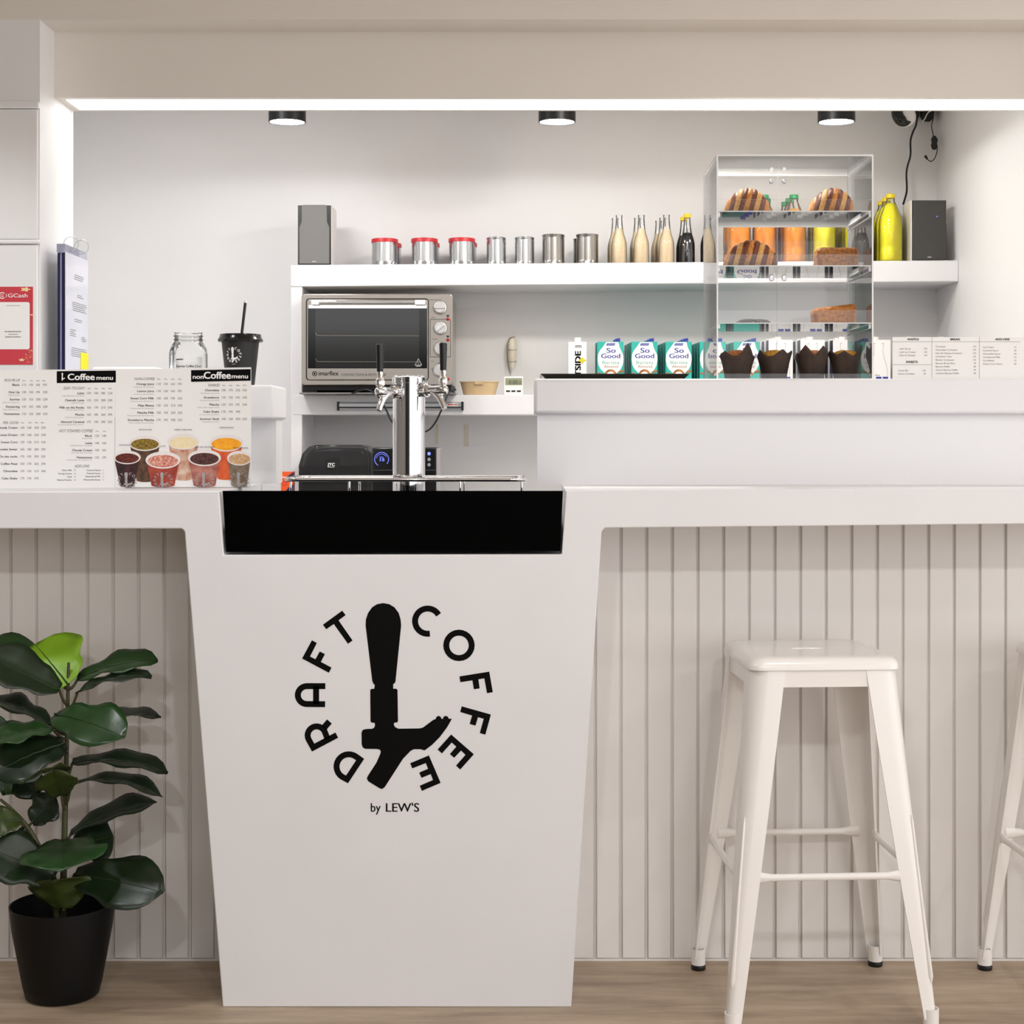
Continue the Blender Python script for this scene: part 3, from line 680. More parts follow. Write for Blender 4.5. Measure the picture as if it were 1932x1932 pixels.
for cx, cy, rx, ry, yb, hb, mt, mbod, z in cups:
    mats = [CUPW, LIGHTINK, mt, mbod]; i0 = 2; mb = MB()
    xl, xr_ = 768, 1690
    cl = lambda x: min(max(x, xl), xr_)
    n = 24; bot = [(cx + hb * math.cos(a), min(1788, yb - 14 + 14 * math.sin(a))) for a in [PI * i / 10 for i in range(11)]]
    mb.poly([mf(z)(cl(x), y) for x, y in [(cx - rx * .92, cy + ry * .3), (cx + rx * .92, cy + ry * .3)] + bot], i0 + 1)
    mb.poly([mf(z + .4)(cl(cx + rx * math.cos(a)), cy + ry * math.sin(a)) for a in [2 * PI * i / n for i in range(n)]], 0)
    mb.poly([mf(z + .8)(cl(cx + rx * .87 * math.cos(a)), cy + ry * .12 + ry * .72 * math.sin(a)) for a in [2 * PI * i / n for i in range(n)]], i0)
    if z == 3: 
        lg = lambda u, v: mf(4.4)(cx + (u - 935) * .085, min(1788, 1740 + (v - 850) * .075))
        logo(mb, lg, 1, True)
    mb.build('cup_picture', mats, m2, world=True, recalc=False)


# ================================================================== left ledge: cup, jar, white box, booklet, poster
ZL = 1.369
D = 4.06; xc = wx(453.5, D)
cu = thing('takeaway_cup', 'black takeaway cup with white round logo and a black straw', 'cup', (xc, D, ZL))
k = D / F; ztop = wz(640, D)
CUPB = M('cup_black_card', '141415', .5)
MB().lathe([(.0235 + .0, ZL), (26.5 * k, ZL + .002), (35.5 * k, ztop)], 40, (xc, D, 0)).build('cup_body', CUPB, cu, world=True, smooth=40)
MB().lathe([(37 * k, ztop - .006), (41.5 * k, ztop - .007), (42.3 * k, ztop - .002), (39 * k, ztop + .006), (38.2 * k, ztop + .012), (36.6 * k, ztop + .012), (36 * k, ztop + .008), (0, ztop + .008)], 40, (xc, D, 0), cap1=False).build('lid', M('lid_black_gloss', '0b0b0c', .2), cu, world=True, smooth=35)
MB().tube([(wx(455, D), D, ztop), (wx(463, D), D, wz(570, D))], 2.7 * k, 12).build('straw', DARK, cu, world=True, smooth=60)
MB().tube([(wx(463.2, D), D, wz(571.5, D)), (wx(463.6, D), D, wz(567, D))], 2.9 * k, 12).build('straw_wrapper', PAPER, cu, world=True, smooth=60)
def cone(u, v):
    px = 446 + (u - 935) * .0197; py = 671 + (v - 850) * .0197
    z = wz(py, D); kk = (z - ZL) / (ztop - ZL); r = (26.5 + 9 * kk) * k + .0005
    dx = (px - 453.5) * k; a = dx / r
    return (xc + r * math.sin(a), D - r * math.cos(a), z)
mb = MB(); logo(mb, cone, 0, True)
mb.text("by LEW'S", cone, 935, 1760, 70, 'c', 0, bold=.01, width=370)
mb.build('cup_logo', PAPER, cu, world=True, recalc=False)
D = 4.12; xc = wx(355.5, D); k = D / F
jr = thing('glass_jar', 'empty square glass jar with handwritten paper note inside, behind the menus', 'jar', (xc, D, ZL))
def sqr(h, r, z): return [(xc + x, D + y, z) for x, y in rrect(-h, h, -h, h, r, 5)]
h0, z1 = 32.3 * k, wz(627, D)
def neck(r, z): return sqr(r, r * .98, z)
prof = [sqr(h0 * .8, .012, ZL), sqr(h0 * .97, .016, ZL + .004), sqr(h0, .018, ZL + .012), sqr(h0, .018, wz(668, D)), sqr(h0 * .97, .022, wz(658, D)), sqr(h0 * .88, .028, wz(650, D)), neck(26.3 * k, wz(645, D)), neck(25.7 * k, wz(643, D)), neck(28 * k, wz(642, D)), neck(28 * k, wz(641, D)), neck(25.7 * k, wz(639.5, D)), neck(25.7 * k, wz(636, D)), neck(28 * k, wz(635, D)), neck(28 * k, wz(634, D)), neck(25.7 * k, wz(632.5, D)), neck(25.7 * k, wz(629.5, D)), neck(27 * k, wz(628, D)), neck(26 * k, z1)]
MB().loft(prof, cap0=True).build('jar_glass', GLASS, jr, world=True, smooth=50)
MB().prism([W(x, y, D) for x, y in ((332, 677), (382, 673), (383, 722), (331, 722))], [(p[0], p[1] + .001, p[2]) for p in [W(x, y, D) for x, y in ((332, 677), (382, 673), (383, 722), (331, 722))]]).build('note', PAPER, jr, world=True)
mb = MB(); pf = plane(D - .0006)
mb.stroke([(332.5 + q * .8, 678 + (1.1 if q % 2 else -1.0) * (.6 + .4 * math.sin(q * 2.1))) for q in range(16)], 1.0, pf); mb.stroke([(346, 676), (346.3, 679)], .7, pf); mb.text('Sunrise Coffee 22oz', pf, 332.5, 693, 5.0, width=46, bold=.015, shear=.1)
mb.build('handwriting', INK, jr, world=True, recalc=False)
bx = MB().box(wx(177, 4.05), wx(299, 4.05), 4.03, 4.18, ZL, wz(692.5, 4.03)).build('white_box', PAPER, bevel=.006)
tag(bx, 'flat white box lying behind the coffee menu, only its top edge showing', 'box')
# booklet of plastic sleeves leaning on the column, with two rings
bk = thing('document_booklet', 'ring-bound booklet of clear plastic document sleeves standing against the column', 'booklet', (-1.16, 4.1, ZL))
SLV = M('sleeve_navy', '20203a', .25); SLC = clear('sleeve_clear', (.93, .93, .99), 1.45, .08, .18, (.8, .8, .95)); PGM = M('document_page', 'dfe0ee', .35, coat=.3)
zb, ztp = ZL + .001, wz(460, 4.0)
pages = [(-1.1735, -1.168, SLV), (-1.167, -1.163, M('sleeve_lilac', '8a88b8', .3)), (-1.162, -1.154, SLV)]
for a, b, m in pages: MB().box(a, b, 4.004, 4.196, zb, ztp - .022).build('sleeve', m, bk, world=True)
MB().box(-1.1535, -1.1515, 4.0, 4.2, zb, ztp - .02).build('page', PGM, bk, world=True)
MB().box(-1.1742, -1.1538, 3.999, 4.2, ztp - .021, ztp).build('sleeve_top', SLC, bk, world=True)
pgf = lambda u, v: (-1.1508, 4.0 + u * .2, zb + v * (ztp - zb))
mb = MB(); rnd = random.Random(4)
for v0, n, u0, u1 in ((.80, 3, .35, .8), (.66, 2, .45, .8), (.60, 5, .25, .95), (.48, 2, .35, .8), (.40, 4, .15, .45), (.36, 3, .65, .95), (.27, 5, .2, .98)):
    for q in range(n):
        a = u0 + rnd.uniform(0, .05); b = u1 - rnd.uniform(0, .12); v = v0 - q * .014
        mb.poly([pgf(a, v), pgf(b, v), pgf(b, v + .0035), pgf(a, v + .0035)])
mb.build('page_print', GREYINK, bk, world=True, recalc=False)
MB().box(-1.1509, -1.1502, 4.13, 4.1995, zb + .028, zb + .088).build('yellow_tab', M('yellow_sticker', 'f4ea1e', .5), bk, world=True)
for yy, px, py in ((4.05, 134, 460), (4.15, 153.6, 466)):
    cx, cz = wx(px, yy), wz(py, yy)
    MB().tube([(cx + .0186 * math.cos(2 * PI * i / 28), yy + .004 * math.sin(2 * PI * i / 28), cz + .0186 * math.sin(2 * PI * i / 28)) for i in range(29)], .0011, 7, caps=False).build('ring', ALU, bk, world=True, smooth=60)
# payment poster on the column
DPo = D0 - .0085
po = thing('payment_poster', 'red payment poster with white panel on the left column', 'poster', (wx(15, DPo), DPo, wz(688, DPo)))
RED = M('poster_red', 'd2434e', .4, col2='c93a48', vscale=6); CREAM = M('poster_cream', 'f2d9a0', .5)
MB().prism([W(x, y, DPo - .001) for x, y in ((-42, 541), (62, 541), (62, 688), (-42, 688))], [W(x, y, DPo) for x, y in ((-42, 541), (62, 541), (62, 688), (-42, 688))]).build('sheet', RED, po, world=True)
pf = plane(DPo - .0014); mb = MB()
mb.poly([pf(x, y) for x, y in rrect(-36, 56, 570, 659, 4, 4)], 0)
mb.text('GCash', pf, 15, 561, 7.6, width=37, bold=.01)
mb.stroke(arc(4, 557.5, 5.6, -40, -320, 16), 1.5, pf); mb.text('G', pf, .8, 560.2, 5.4, width=5.6, bold=.012)
mb.stroke(arc(7, 557.5, 5.2, -40, 40, 6), 1.0, pf)
mb.stroke(arc(4, 557.5, 3.0, 0, 359, 16), .01, pf)
mb.build('poster_print', PAPER, po, world=True, recalc=False)
pf2 = plane(DPo - .0018); mb = MB(); rnd = random.Random(9)
for x0, x1, y, hh in ((12, 38, 577, .8), (9, 40, 626.5, 1.8), (16, 34, 631.5, 1.2), (10, 39, 636.5, 1.6)):
    x = x0
    while x < x1:
        l = rnd.uniform(1.2, 4); mb.poly([pf2(x, y), pf2(min(x1, x + l), y), pf2(min(x1, x + l), y - hh), pf2(x, y - hh)]); x += l + .7
mb.build('small_print', GREYINK, po, world=True, recalc=False)
mb = MB()
def petal(x, y, r, k):
    mb.poly([pf(max(-42, min(61.8, x + r * (1 + .35 * math.cos(5 * a + k)) * math.cos(a))), y + r * .45 * (1 + .3 * math.cos(5 * a + k)) * math.sin(a)) for a in [2 * PI * i / 20 for i in range(20)]])
petal(48, 546, 8, 0); petal(41, 679, 5, 1); petal(60, 594, 3, 2)
for i in range(26): petal(rnd.uniform(48, 61), rnd.uniform(660, 685), rnd.uniform(.5, 1.5), i)
mb.build('flower_print', CREAM, po, world=True, recalc=False)
# ================================================================== things on the top shelf
def on_shelf(px): return zsh(px) + .0004
TIN = M('tin_metal', 'c3c4c6', .22, 1.); TIND = M('tin_metal_dark', 'a6a29e', .25, 1.); REDL = M('red_lid', 'c6232b', .4)
def make_can(r, h, lid, ribs, mat, name='tin_can'):
    t = thing(name, '', 'can', (0, 0, 0))
    pr = [(r * .97, 0), (r * 1.02, .001), (r * 1.02, .004), (r * .985, .006)]
    z0, z1, n = .012, h - .010, ribs
    for i in range(n):
        a = z0 + (z1 - z0) * i / n; b = z0 + (z1 - z0) * (i + 1) / n
        if ribs > 12 or (i % 2 == 0 and i / n < .38) or (ribs <= 12):
            pr += [(r, a), (r * .972, (a + b) / 2)]
        else: pr += [(r, a), (r, (a + b) / 2)]
    pr += [(r, z1), (r * .985, h - .006), (r * 1.02, h - .004), (r * 1.02, h - .001), (r * .97, h), (r * .93, h - .004), (0, h - .004)]
    MB().lathe(pr, 36, cap1=False).build('can_body', mat, t, smooth=60)
    if lid:
        MB().lathe([(r * 1.0, h - .011), (r * 1.045, h - .011), (r * 1.045, h + .0005), (r * 1.02, h + .0025), (r * .95, h + .003), (r * .93, h + .001), (0, h + .001)], 36, cap0=False, cap1=False).build('lid', REDL, t, smooth=40)
    return t
DCN = 5.66; k = DCN / F
protos = {}
def place(key, maker, px, depth, label, group, base=None):
    z = on_shelf(px) if base is None else base
    loc = (wx(px, DCN) if depth == 0 else wx(px, DCN + depth), DCN + depth, z)
    if key not in protos:
        o = maker(); protos[key] = o; o.location = loc; tag(o, label, None, group); return o
    return dup(protos[key], loc, None, label, group)
mk_red = lambda: make_can(24.2 * k, 49 * k, True, 14, TIN)
mk_slim = lambda: make_can(18.2 * k, 52 * k, False, 6, TIN)
mk_rib = lambda: make_can(21 * k, 56.5 * k, False, 16, TIND)
G = 'silver tins with red lids'
for i, px in enumerate((726, 801, 871.5)):
    place('red', mk_red, px, 0, ['leftmost', 'middle', 'rightmost'][i] + ' front silver tin with red plastic lid on the top shelf', G)
    place('red', mk_red, px + (7 if i == 0 else 4), .13, 'silver tin with red lid hidden behind the ' + ['leftmost', 'middle', 'rightmost'][i] + ' red-lidded tin', G)
G = 'plain slim silver tins'
for i, px in enumerate((936, 989.5)):
    place('slim', mk_slim, px, 0, 'plain slim silver tin without lid, ' + ('left one beside the red-lidded tins' if i == 0 else 'right one beside the ribbed tins'), G)
    place('slim', mk_slim, px + 1, .12, 'slim silver tin standing behind the ' + ('left' if i == 0 else 'right') + ' plain slim tin', G)
G = 'ribbed silver tins'
for i, px in enumerate((1044, 1108)):
    place('rib', mk_rib, px, 0, 'wide ribbed silver tin, ' + ('left one, next to the slim tins' if i == 0 else 'right one, next to the cream bottles'), G)
    place('rib', mk_rib, px - (0 if i == 0 else 6), .12, 'ribbed silver tin behind the ' + ('left' if i == 0 else 'right') + ' ribbed tin', G)

CREAM_L = M('milk_coffee_liquid', 'f0dcbc', .5, spec=.2, sss=.4); COLD = M('black_coffee_liquid', '0e0808', .12, coat=.8); YCAP = M('yellow_cap', 'eecb12', .4)
ORL = M('orange_juice_liquid', 'ffa600', .5, spec=.2, sss=.6); LEL = M('lemon_juice_liquid', 'fff02a', .5, spec=.2, sss=.6); GCAP = M('green_cap', '2f9e63', .4); YC2 = M('lemon_cap', 'f0d21a', .4)
def make_bottle(prof, fill, liquid, cap, nm, label_cat='bottle'):
    t = thing(nm, '', label_cat, (0, 0, 0))
    MB().lathe([(r - .0016, z) for r, z in prof if z <= fill] + [(0, fill)], 28, cap1=False).build('liquid', liquid, t, smooth=60)
    MB().lathe(prof, 28, cap1=False).build('bottle_glass', GLASS, t, smooth=60)
    if cap:
        r, z = prof[-1]
        h = .0135
        MB().lathe([(r + .0015, z - h * .9), (r + .0022, z - h * .85), (r + .0022, z + .0005), (r + .0012, z + .002), (0, z + .002)], 20, cap1=False).build('cap', cap, t, smooth=40)
    return t
kb = 5.66 / F
SODA = [(.024, 0), (.0265, .002), (.0272, .006), (.0272, .064), (.0262, .074), (.0225, .090), (.0170, .107), (.0142, .122), (.0122, .140), (.0110, .158), (.0105, .166), (.0118, .1662), (.0120, .1725), (.0105, .1735)]
mk_cream = lambda: make_bottle(SODA, .130, CREAM_L, None, 'cream_bottle')
mk_dark = lambda: make_bottle(SODA, .113, COLD, YCAP, 'dark_bottle')
G = 'small bottles of milk coffee'
cn = ['leftmost', 'middle', 'rightmost']
for i, (px, backs) in enumerate(((1168, 1), (1210, 1), (1257.5, 2))):
    place('cream', mk_cream, px, 0, 'front bottle of pale milk coffee in the ' + cn[i] + ' of three bottle columns', G)
    for b in range(backs):
        place('cream', mk_cream, px - 7.5 * (b + 1), .075 * (b + 1), ('second' if b == 0 else 'third') + ' bottle of pale milk coffee from the front, ' + cn[i] + ' column', G)
G = 'dark bottles with yellow caps'
place('dark', mk_dark, 1296.5, 0, 'front dark coffee bottle with yellow cap beside the cream bottles', G)
place('dark', mk_dark, 1290, .075, 'dark coffee bottle with yellow cap behind the front dark one', G)
place('dark', mk_dark, 1336, 0, 'dark coffee bottle with yellow cap behind the side of the pastry case', G)
PET = [(.037, 0), (.0405, .003), (.0412, .01), (.0412, .045), (.0396, .052), (.0412, .059), (.0412, .110), (.0408, .135), (.0365, .160), (.0275, .183), (.0200, .203), (.0145, .216), (.0140, .222), (.0150, .223), (.0150, .2245), (.0135, .226), (.0135, .238)]
mk_or = lambda: make_bottle(PET, .195, ORL, GCAP, 'juice_bottle')
mk_le = lambda: make_bottle(PET, .212, LEL, YC2, 'juice_bottle')
G = 'orange juice bottles with green caps'
for i, (px, backs) in enumerate(((1394, 1), (1442, 1), (1498, 2))):
    place('or', mk_or, px, 0, 'front orange juice bottle with green cap, ' + cn[i] + ' column', G)
    for b in range(backs):
        place('or', mk_or, px + (-8 if i != 1 else 4) * (b + 1), .085 * (b + 1), ('second' if b == 0 else 'third') + ' orange juice bottle from the front, ' + cn[i] + ' green-capped column', G)
G = 'lemon juice bottles with yellow caps'
for i, (px, backs) in enumerate(((1554, 1), (1614, 2), (1680, 2))):
    place('le', mk_le, px, 0, 'front yellow lemon juice bottle with yellow cap, ' + cn[i] + ' column', G)
    for b in range(backs):
        place('le', mk_le, px - 8 * (b + 1), .085 * (b + 1), ('second' if b == 0 else 'third') + ' lemon juice bottle from the front, ' + cn[i] + ' yellow-capped column', G)

# loudspeakers at both ends of the shelf
def speaker(px0, px1, py0, py1, dep, front, cab, side_label, dark):
    D = 5.62; k = D / F; xc = wx((px0 + px1) / 2, D); zb = on_shelf((px0 + px1) / 2); hw = (px1 - px0) / 2 * k; hh = wz(py0, D) - zb
    t = thing('loudspeaker', side_label, 'speaker', (xc, D, zb))
    MB().box(-hw, hw, 0, dep, 0, hh).build('cabinet', cab, t, bevel=.004)
    g = [(-.88, .02), (.88, .02), (.88, .62), (.74, .72), (.74, .97), (.66, .995), (-.66, .995), (-.74, .97), (-.74, .72), (-.88, .62)] if not dark else [(-.96, .012), (.96, .012), (.96, .58), (.90, .68), (.90, .985), (-.90, .985), (-.90, .68), (-.96, .58)]
    pts = [(x * hw, -.010, z * hh) for x, z in g]
    MB().prism(pts, [(p[0], .0005, p[2]) for p in pts]).build('grille', front, t, bevel=.003)
    sb = M('speaker_trim', '101011', .3) if not dark else M('speaker_trim_brown', '3a3632', .4)
    MB().prism([(x * hw * .99, -.003, z * hh) for x, z in ((-.97, .012), (.97, .012), (.97, .99), (-.97, .99))], [(x * hw * .99, .0002, z * hh) for x, z in ((-.97, .012), (.97, .012), (.97, .99), (-.97, .99))]).build('baffle', sb if not dark else front, t)
    fn = lambda u, v: (u, -.0106, v)
    mb = MB(); V = hh * .05
    mb.text('edifier', lambda u, v: (u, -.0106, -v + 2 * V), 0, V, .0042, 'c', 0, bold=.01)
    mb.build('badge', PAPER, t, recalc=False)
    return t, hw, hh
speaker(561, 626, 386.5, 499, .14, M('grille_grey_cloth', '7d7b79', .85, bump=.5, bscale=400), M('silver_cabinet', 'e6e3e0', .35), 'silver loudspeaker with grey cloth front at the left end of the shelf', False)
t, hw, hh = speaker(1719, 1786, 377, 490.5, .13, M('grille_dark_cloth', '3d3b39', .6, bump=.3, bscale=400), M('white_cabinet', 'eeeae6', .4), 'dark-fronted loudspeaker with blue light at the right end of the shelf', True)
MB().lathe_y([(.0016, 0), (.0016, .001)], 10, (hw * .42, -.0102, hh * .72)).build('power_light', M('blue_led', '3a4dff', .4, emit=6), t)

# camera, adapter and cables in the top right corner
def cq(x, y): return (1660 + x * .1605, 190 + y * .1605)
D = 5.62
sc = thing('security_camera', 'round black and white security camera high in the right corner', 'camera', W(1705, 222, D))
k = D / F; c = Vector(W(1705, 220, D))
def ball(r, cc, n=18, m=12, sy=1): return [(r * math.sin(PI * i / m), -r * sy * math.cos(PI * i / m)) for i in range(m + 1)]
MB().lathe([(max(a, 1e-5), b) for a, b in ball(20 * k, c)], 28, tuple(c + Vector((.01, .02, .004)))).build('shell', WHITEP, sc, world=True, smooth=80)
fpts = catmull([tuple(c + Vector(v)) for v in ((-13 * k, -.006, 12 * k), (-13.5 * k, -.014, 2 * k), (-9 * k, -.02, -8 * k), (1 * k, -.02, -14 * k), (12 * k, -.012, -11 * k))], 5)
MB().tube(fpts, [11 * k * min(1, math.sqrt(max(.02, 1.12 - (i / 20) ** 3))) * (1 if i < 12 else 1 - .8 * ((i - 12) / 8) ** 1.2) for i in range(21)], 24).build('face', M('camera_gloss_black', '12130c', .15), sc, world=True, smooth=60)
MB().lathe_y([(3.2 * k, 0), (3.2 * k, .003), (2 * k, .004)], 14, tuple(c + Vector((-10 * k, -.018 - 9 * k, -5 * k)))).build('lens', M('lens_dark', '2b2a20', .1), sc, world=True, smooth=40)
MB().lathe_y([(1.3 * k, 0), (1.2 * k, .002)], 10, tuple(c + Vector((-4 * k, -.020 - 7 * k, -12 * k)))).build('status_light', M('green_led', 'b8ffb0', .4, emit=5), sc, world=True)
MB().tube([tuple(c + Vector((.01, .02, 18 * k))), tuple(c + Vector((.01, .03, 60 * k))), (c.x + .01, c.y + .03, ZIN - .001)], .012, 12).build('mount', WHITEP, sc, world=True, smooth=60)
ad = thing('power_adapter', 'black power adapter plugged in beside the security camera', 'adapter', W(1750, 228, DB))
MB().prism([W(x, y, 5.83) for x, y in ((1738, 200), (1763, 200), (1762, 222), (1754, 230), (1742, 229), (1738, 222))], [W(x, y, DB - .001) for x, y in ((1736, 200), (1761, 200), (1760, 222), (1752, 230), (1741, 229), (1736, 222))]).build('adapter_body', DARK, ad, world=True, bevel=.004)
p = [W(*cq(x, y), 5.81) for x, y in ((500, 250), (530, 210), (560, 150), (600, 118), (690, 92), (760, 80))]
MB().tube(catmull(p, 4), .0022, 7).build('white_lead', WHITEP, ad, world=True, smooth=60)
ca = thing('speaker_cable', 'black cable hanging from the corner plug down to the right speaker', 'cable', W(1704, 384, 5.8))
p = [W(*cq(x, y), d) for x, y, d in ((437, 200, 5.84), (425, 290, 5.84), (385, 380, 5.84), (360, 480, 5.84), (360, 640, 5.84), (325, 770, 5.84), (312, 870, 5.84), (318, 1000, 5.83), (312, 1090, 5.82), (275, 1215, 5.79))]
MB().tube(catmull(p, 4), .0036, 8).build('lead', DARK, ca, world=True, smooth=60)
MB().prism([W(x, y, 5.82) for x, y in ((1726, 203), (1735, 203), (1734, 219), (1730, 226), (1727, 219))], [W(x, y, DB - .001) for x, y in ((1725, 203), (1734, 203), (1733, 219), (1729, 226), (1726, 219))]).build('plug', DARK, ca, world=True, bevel=.003)
cb = thing('loose_lead', 'short loose black lead with inline switch dangling in the corner', 'cable', W(1760, 305, 5.82))
p = [W(*cq(x, y), 5.83) for x, y in ((628, 200), (608, 290), (616, 350), (630, 420))]
MB().tube(catmull(p, 4), .0018, 7).build('lead', DARK, cb, world=True, smooth=60)
MB().prism([W(*cq(x, y), 5.815) for x, y in ((625, 410), (655, 410), (685, 460), (672, 500), (682, 540), (655, 580), (615, 575), (598, 530), (608, 490), (600, 455))], [W(*cq(x, y), 5.845) for x, y in ((625, 410), (655, 410), (685, 460), (672, 500), (682, 540), (655, 580), (615, 575), (598, 530), (608, 490), (600, 455))]).build('switch_body', DARK, cb, world=True, bevel=.003)
p = [W(*cq(x, y), 5.82) for x, y in ((675, 540), (672, 600), (660, 640), (640, 685), (600, 713), (560, 690), (540, 662))]
MB().tube(catmull(p, 4), .0018, 7).build('lead', DARK, cb, world=True, smooth=60)
MB().tube([W(*cq(x, y), 5.82) for x, y in ((558, 688), (545, 665), (528, 645))], [.003, .005, .0045], 8).build('connector', DARK, cb, world=True, smooth=60)

# ================================================================== middle shelf: oven and small things
DO = 5.50
def op(x, y): return (500 + x * .2899, 520 + y * .2899)
of = lambda d: (lambda x, y: W(*op(x, y), DO - d))
def osl(pts, d0, d1):                      # a slab lying on the oven front between two depths
    A = [of(d1)(*p) for p in pts]; B_ = [(a[0], DO - d0, a[2]) for a in A]
    return MB().prism(A, B_)
ov = thing('toaster_oven', 'stainless steel convection oven with dark window and four knobs', 'oven', (wx(712, DO), DO + .15, ZM))
zb0, zt0 = of(0)(0, 712)[2], of(0)(0, 118)[2]; xo0, xo1 = of(0)(237, 0)[0], of(0)(1222, 0)[0]
MB().box(xo0 + .004, xo1 - .004, DO, DO + .33, zb0 + .002, zt0 - .004).build('body', STEEL, ov, world=True, bevel=.004)
osl(rrect(237, 1222, 118, 712, 22, 5), 0, .012).build('front_frame', STEEL, ov, world=True, bevel=.003)
DKI = M('oven_recess', '14110f', .5)
osl(rrect(266, 1066, 148, 682, 20, 4), .012, .0125).build('door_gap', DKI, ov, world=True)
dr = osl(rrect(273, 1060, 155, 678, 16, 4), .0125, .022).build('door', STEEL, ov, world=True, bevel=.002)
osl([(279, 213), (1055, 213), (1055, 604), (279, 604)], .022, .0225).build('window_border', M('oven_window_black', '050505', .12), dr, world=True)
osl([(328, 216), (1003, 216), (1003, 601), (328, 601)], .0225, .0229).build('window_glass', M('oven_glass', '252525', .1), dr, world=True)
for y in (390, 560):
    MB().tube([of(.0235)(*p) for p in ((330, y - 20), (334, y - 4), (345, y), (1003, y + 2))], .0009, 6).build('rack_wire', M('rack_wire', '9a9488', .4, .8), dr, world=True)
MB().tube([of(.040)(*p) for p in ((312, 172), (1032, 172))], .0056, 12).build('handle', CHROME, dr, world=True, smooth=60)
for a, b in ((300, 350), (974, 1042)):
    osl(rrect(a, b, 158, 190, 6, 3), .022, .046).build('handle_bracket', WHITEP, dr, world=True, bevel=.002)
osl([(285, 192), (1050, 192), (1050, 212), (285, 212)], .022, .024).build('steel_strip', CHROME, dr, world=True)
mb = MB(); tf = of(.0226)
mb.text('imarflex', tf, 350, 650, 30, width=128, bold=.014); mb.text('CONVECTION & ROTISSERIE', tf, 497, 652, 15, width=290)
mb.stroke(arc(323, 638, 14, 0, 345, 15), 5, tf, closed=True); mb.poly([tf(*p) for p in arc(323, 638, 6.5, 0, 340, 10)])
mb.build('oven_print', INK, dr, world=True, recalc=False)
mb = MB(); tf = of(.0236)
mb.stroke([(998, 542), (1020, 582), (976, 582)], 4, tf, closed=True); mb.text('!', tf, 998, 578, 20, 'c', bold=.02)
mb.poly([tf(*p) for p in ((980, 586), (1016, 586), (1012, 592), (984, 592))])
mb.build('warning_mark', LIGHTINK, dr, world=True, recalc=False)
KN = M('knob_silver', 'dcdad8', .25, .9)
for i, (x, y, a) in enumerate(((1138, 208, 0), (1140, 342, 40), (1140, 478, 80), (1135, 618, 75))):
    cx, cy, cz = of(.012)(x, y); kk = DO / F * .2899
    kn = MB().lathe_y([(43 * kk, 0), (43 * kk, .002), (37 * kk, .0025), (36 * kk, .013), (33 * kk, .015)], 28, (cx, cy, cz)).build('knob', KN, ov, world=True, smooth=35)
    mb = MB().box(-34 * kk, 34 * kk, -.008, 0, -9 * kk, 9 * kk)
    R = Matrix.Rotation(math.radians(-a), 3, 'Y'); mb.v = [tuple(R @ Vector(p) + Vector((cx, cy - .0145, cz))) for p in mb.v]
    mb.build('grip', KN, kn, world=True, bevel=.001)
    MB().lathe_y([(45.5 * kk, 0), (45.5 * kk, .0008)], 28, (cx, cy, cz)).build('dial_ring', DKI, kn, world=True)
for y in (283, 418, 672):
    cx, cy, cz = of(.012)(1190, y)
    MB().lathe_y([(11 * kk, 0), (11 * kk, .002), (6 * kk, .0035)], 14, (cx, cy, cz)).build('pilot_light', M('red_pilot', '9c1218', .2), ov, world=True, smooth=40)
mb = MB(); tf = of(.0126)
mb.stroke([(1075, 285), (1207, 285), (1207, 530), (1075, 530)], 3, tf, closed=True)
for s_, x, y in (('FUNCTION', 1096, 162), ('TOP', 1136, 160), ('TEMP', 1092, 277), ('LOWER', 1104, 417), ('OFF', 1090, 563), ('ON', 1130, 572), ('MIN', 1090, 612)): mb.text(s_, tf, x, y, 8, 'c')
for x, y in ((1190, 262), (1190, 396)): mb.poly([tf(*p) for p in ((x - 8, y - 6), (x + 8, y - 6), (x + 8, y + 6), (x - 8, y + 6))])
mb.build('panel_print', DKI, ov, world=True, recalc=False)
for a, b in ((250, 330), (1120, 1200)):
    for yy in (DO + .03, DO + .28):
        MB().box(of(0)(a, 0)[0], of(0)(b, 0)[0], yy, yy + .03, ZM + .0055, zb0 + .002).build('foot', DARK, ov, world=True)
MB().box(xo0 + .006, xo1 - .006, DO + .02, DO + .32, of(0)(0, 745)[2], zb0 + .002).build('base', DKI, ov, world=True)
tr = MB().box(wx(565, DO), wx(858, DO), DO - .004, DO + .38, ZM + .0003, ZM + .0053).build('baking_sheet', M('grey_sheet', '8d8a8c', .4, .6), bevel=.001)
tag(tr, 'thin grey metal sheet under the convection oven', 'tray')
co = thing('oven_cable', 'black power cord sagging behind the tap tower from the oven', 'cable', W(770, 815, 5.47))
p = [W(x, y, d) for x, y, d in ((664, 742, 5.490), (690, 735, 5.47), (712, 746, 5.46), (728, 772, 5.46), (741, 797, 5.46), (770, 815, 5.46), (803, 814, 5.46), (820, 799, 5.46), (835, 769, 5.46), (846, 742, 5.47), (860, 735, 5.49))]
MB().tube(catmull(p, 4), .0032, 8).build('lead', DARK, co, world=True, smooth=60)
DBs = DS - .001
bar = thing('metal_rail', 'silver metal bar with black end caps fixed along the middle shelf edge', 'rail', W(756, 774, DS))
z1_, z0_ = wz(758.5, DS), wz(774, DS)
MB().prism([(wx(640, DS), DS - .001, z0_), (wx(640, DS), DS - .016, z0_ + .003), (wx(640, DS), DS - .016, z1_ - .006), (wx(640, DS), DS - .001, z1_)], [(wx(872, DS), DS - .001, z0_), (wx(872, DS), DS - .016, z0_ + .003), (wx(872, DS), DS - .016, z1_ - .006), (wx(872, DS), DS - .001, z1_)]).build('bar', ALU, bar, world=True)
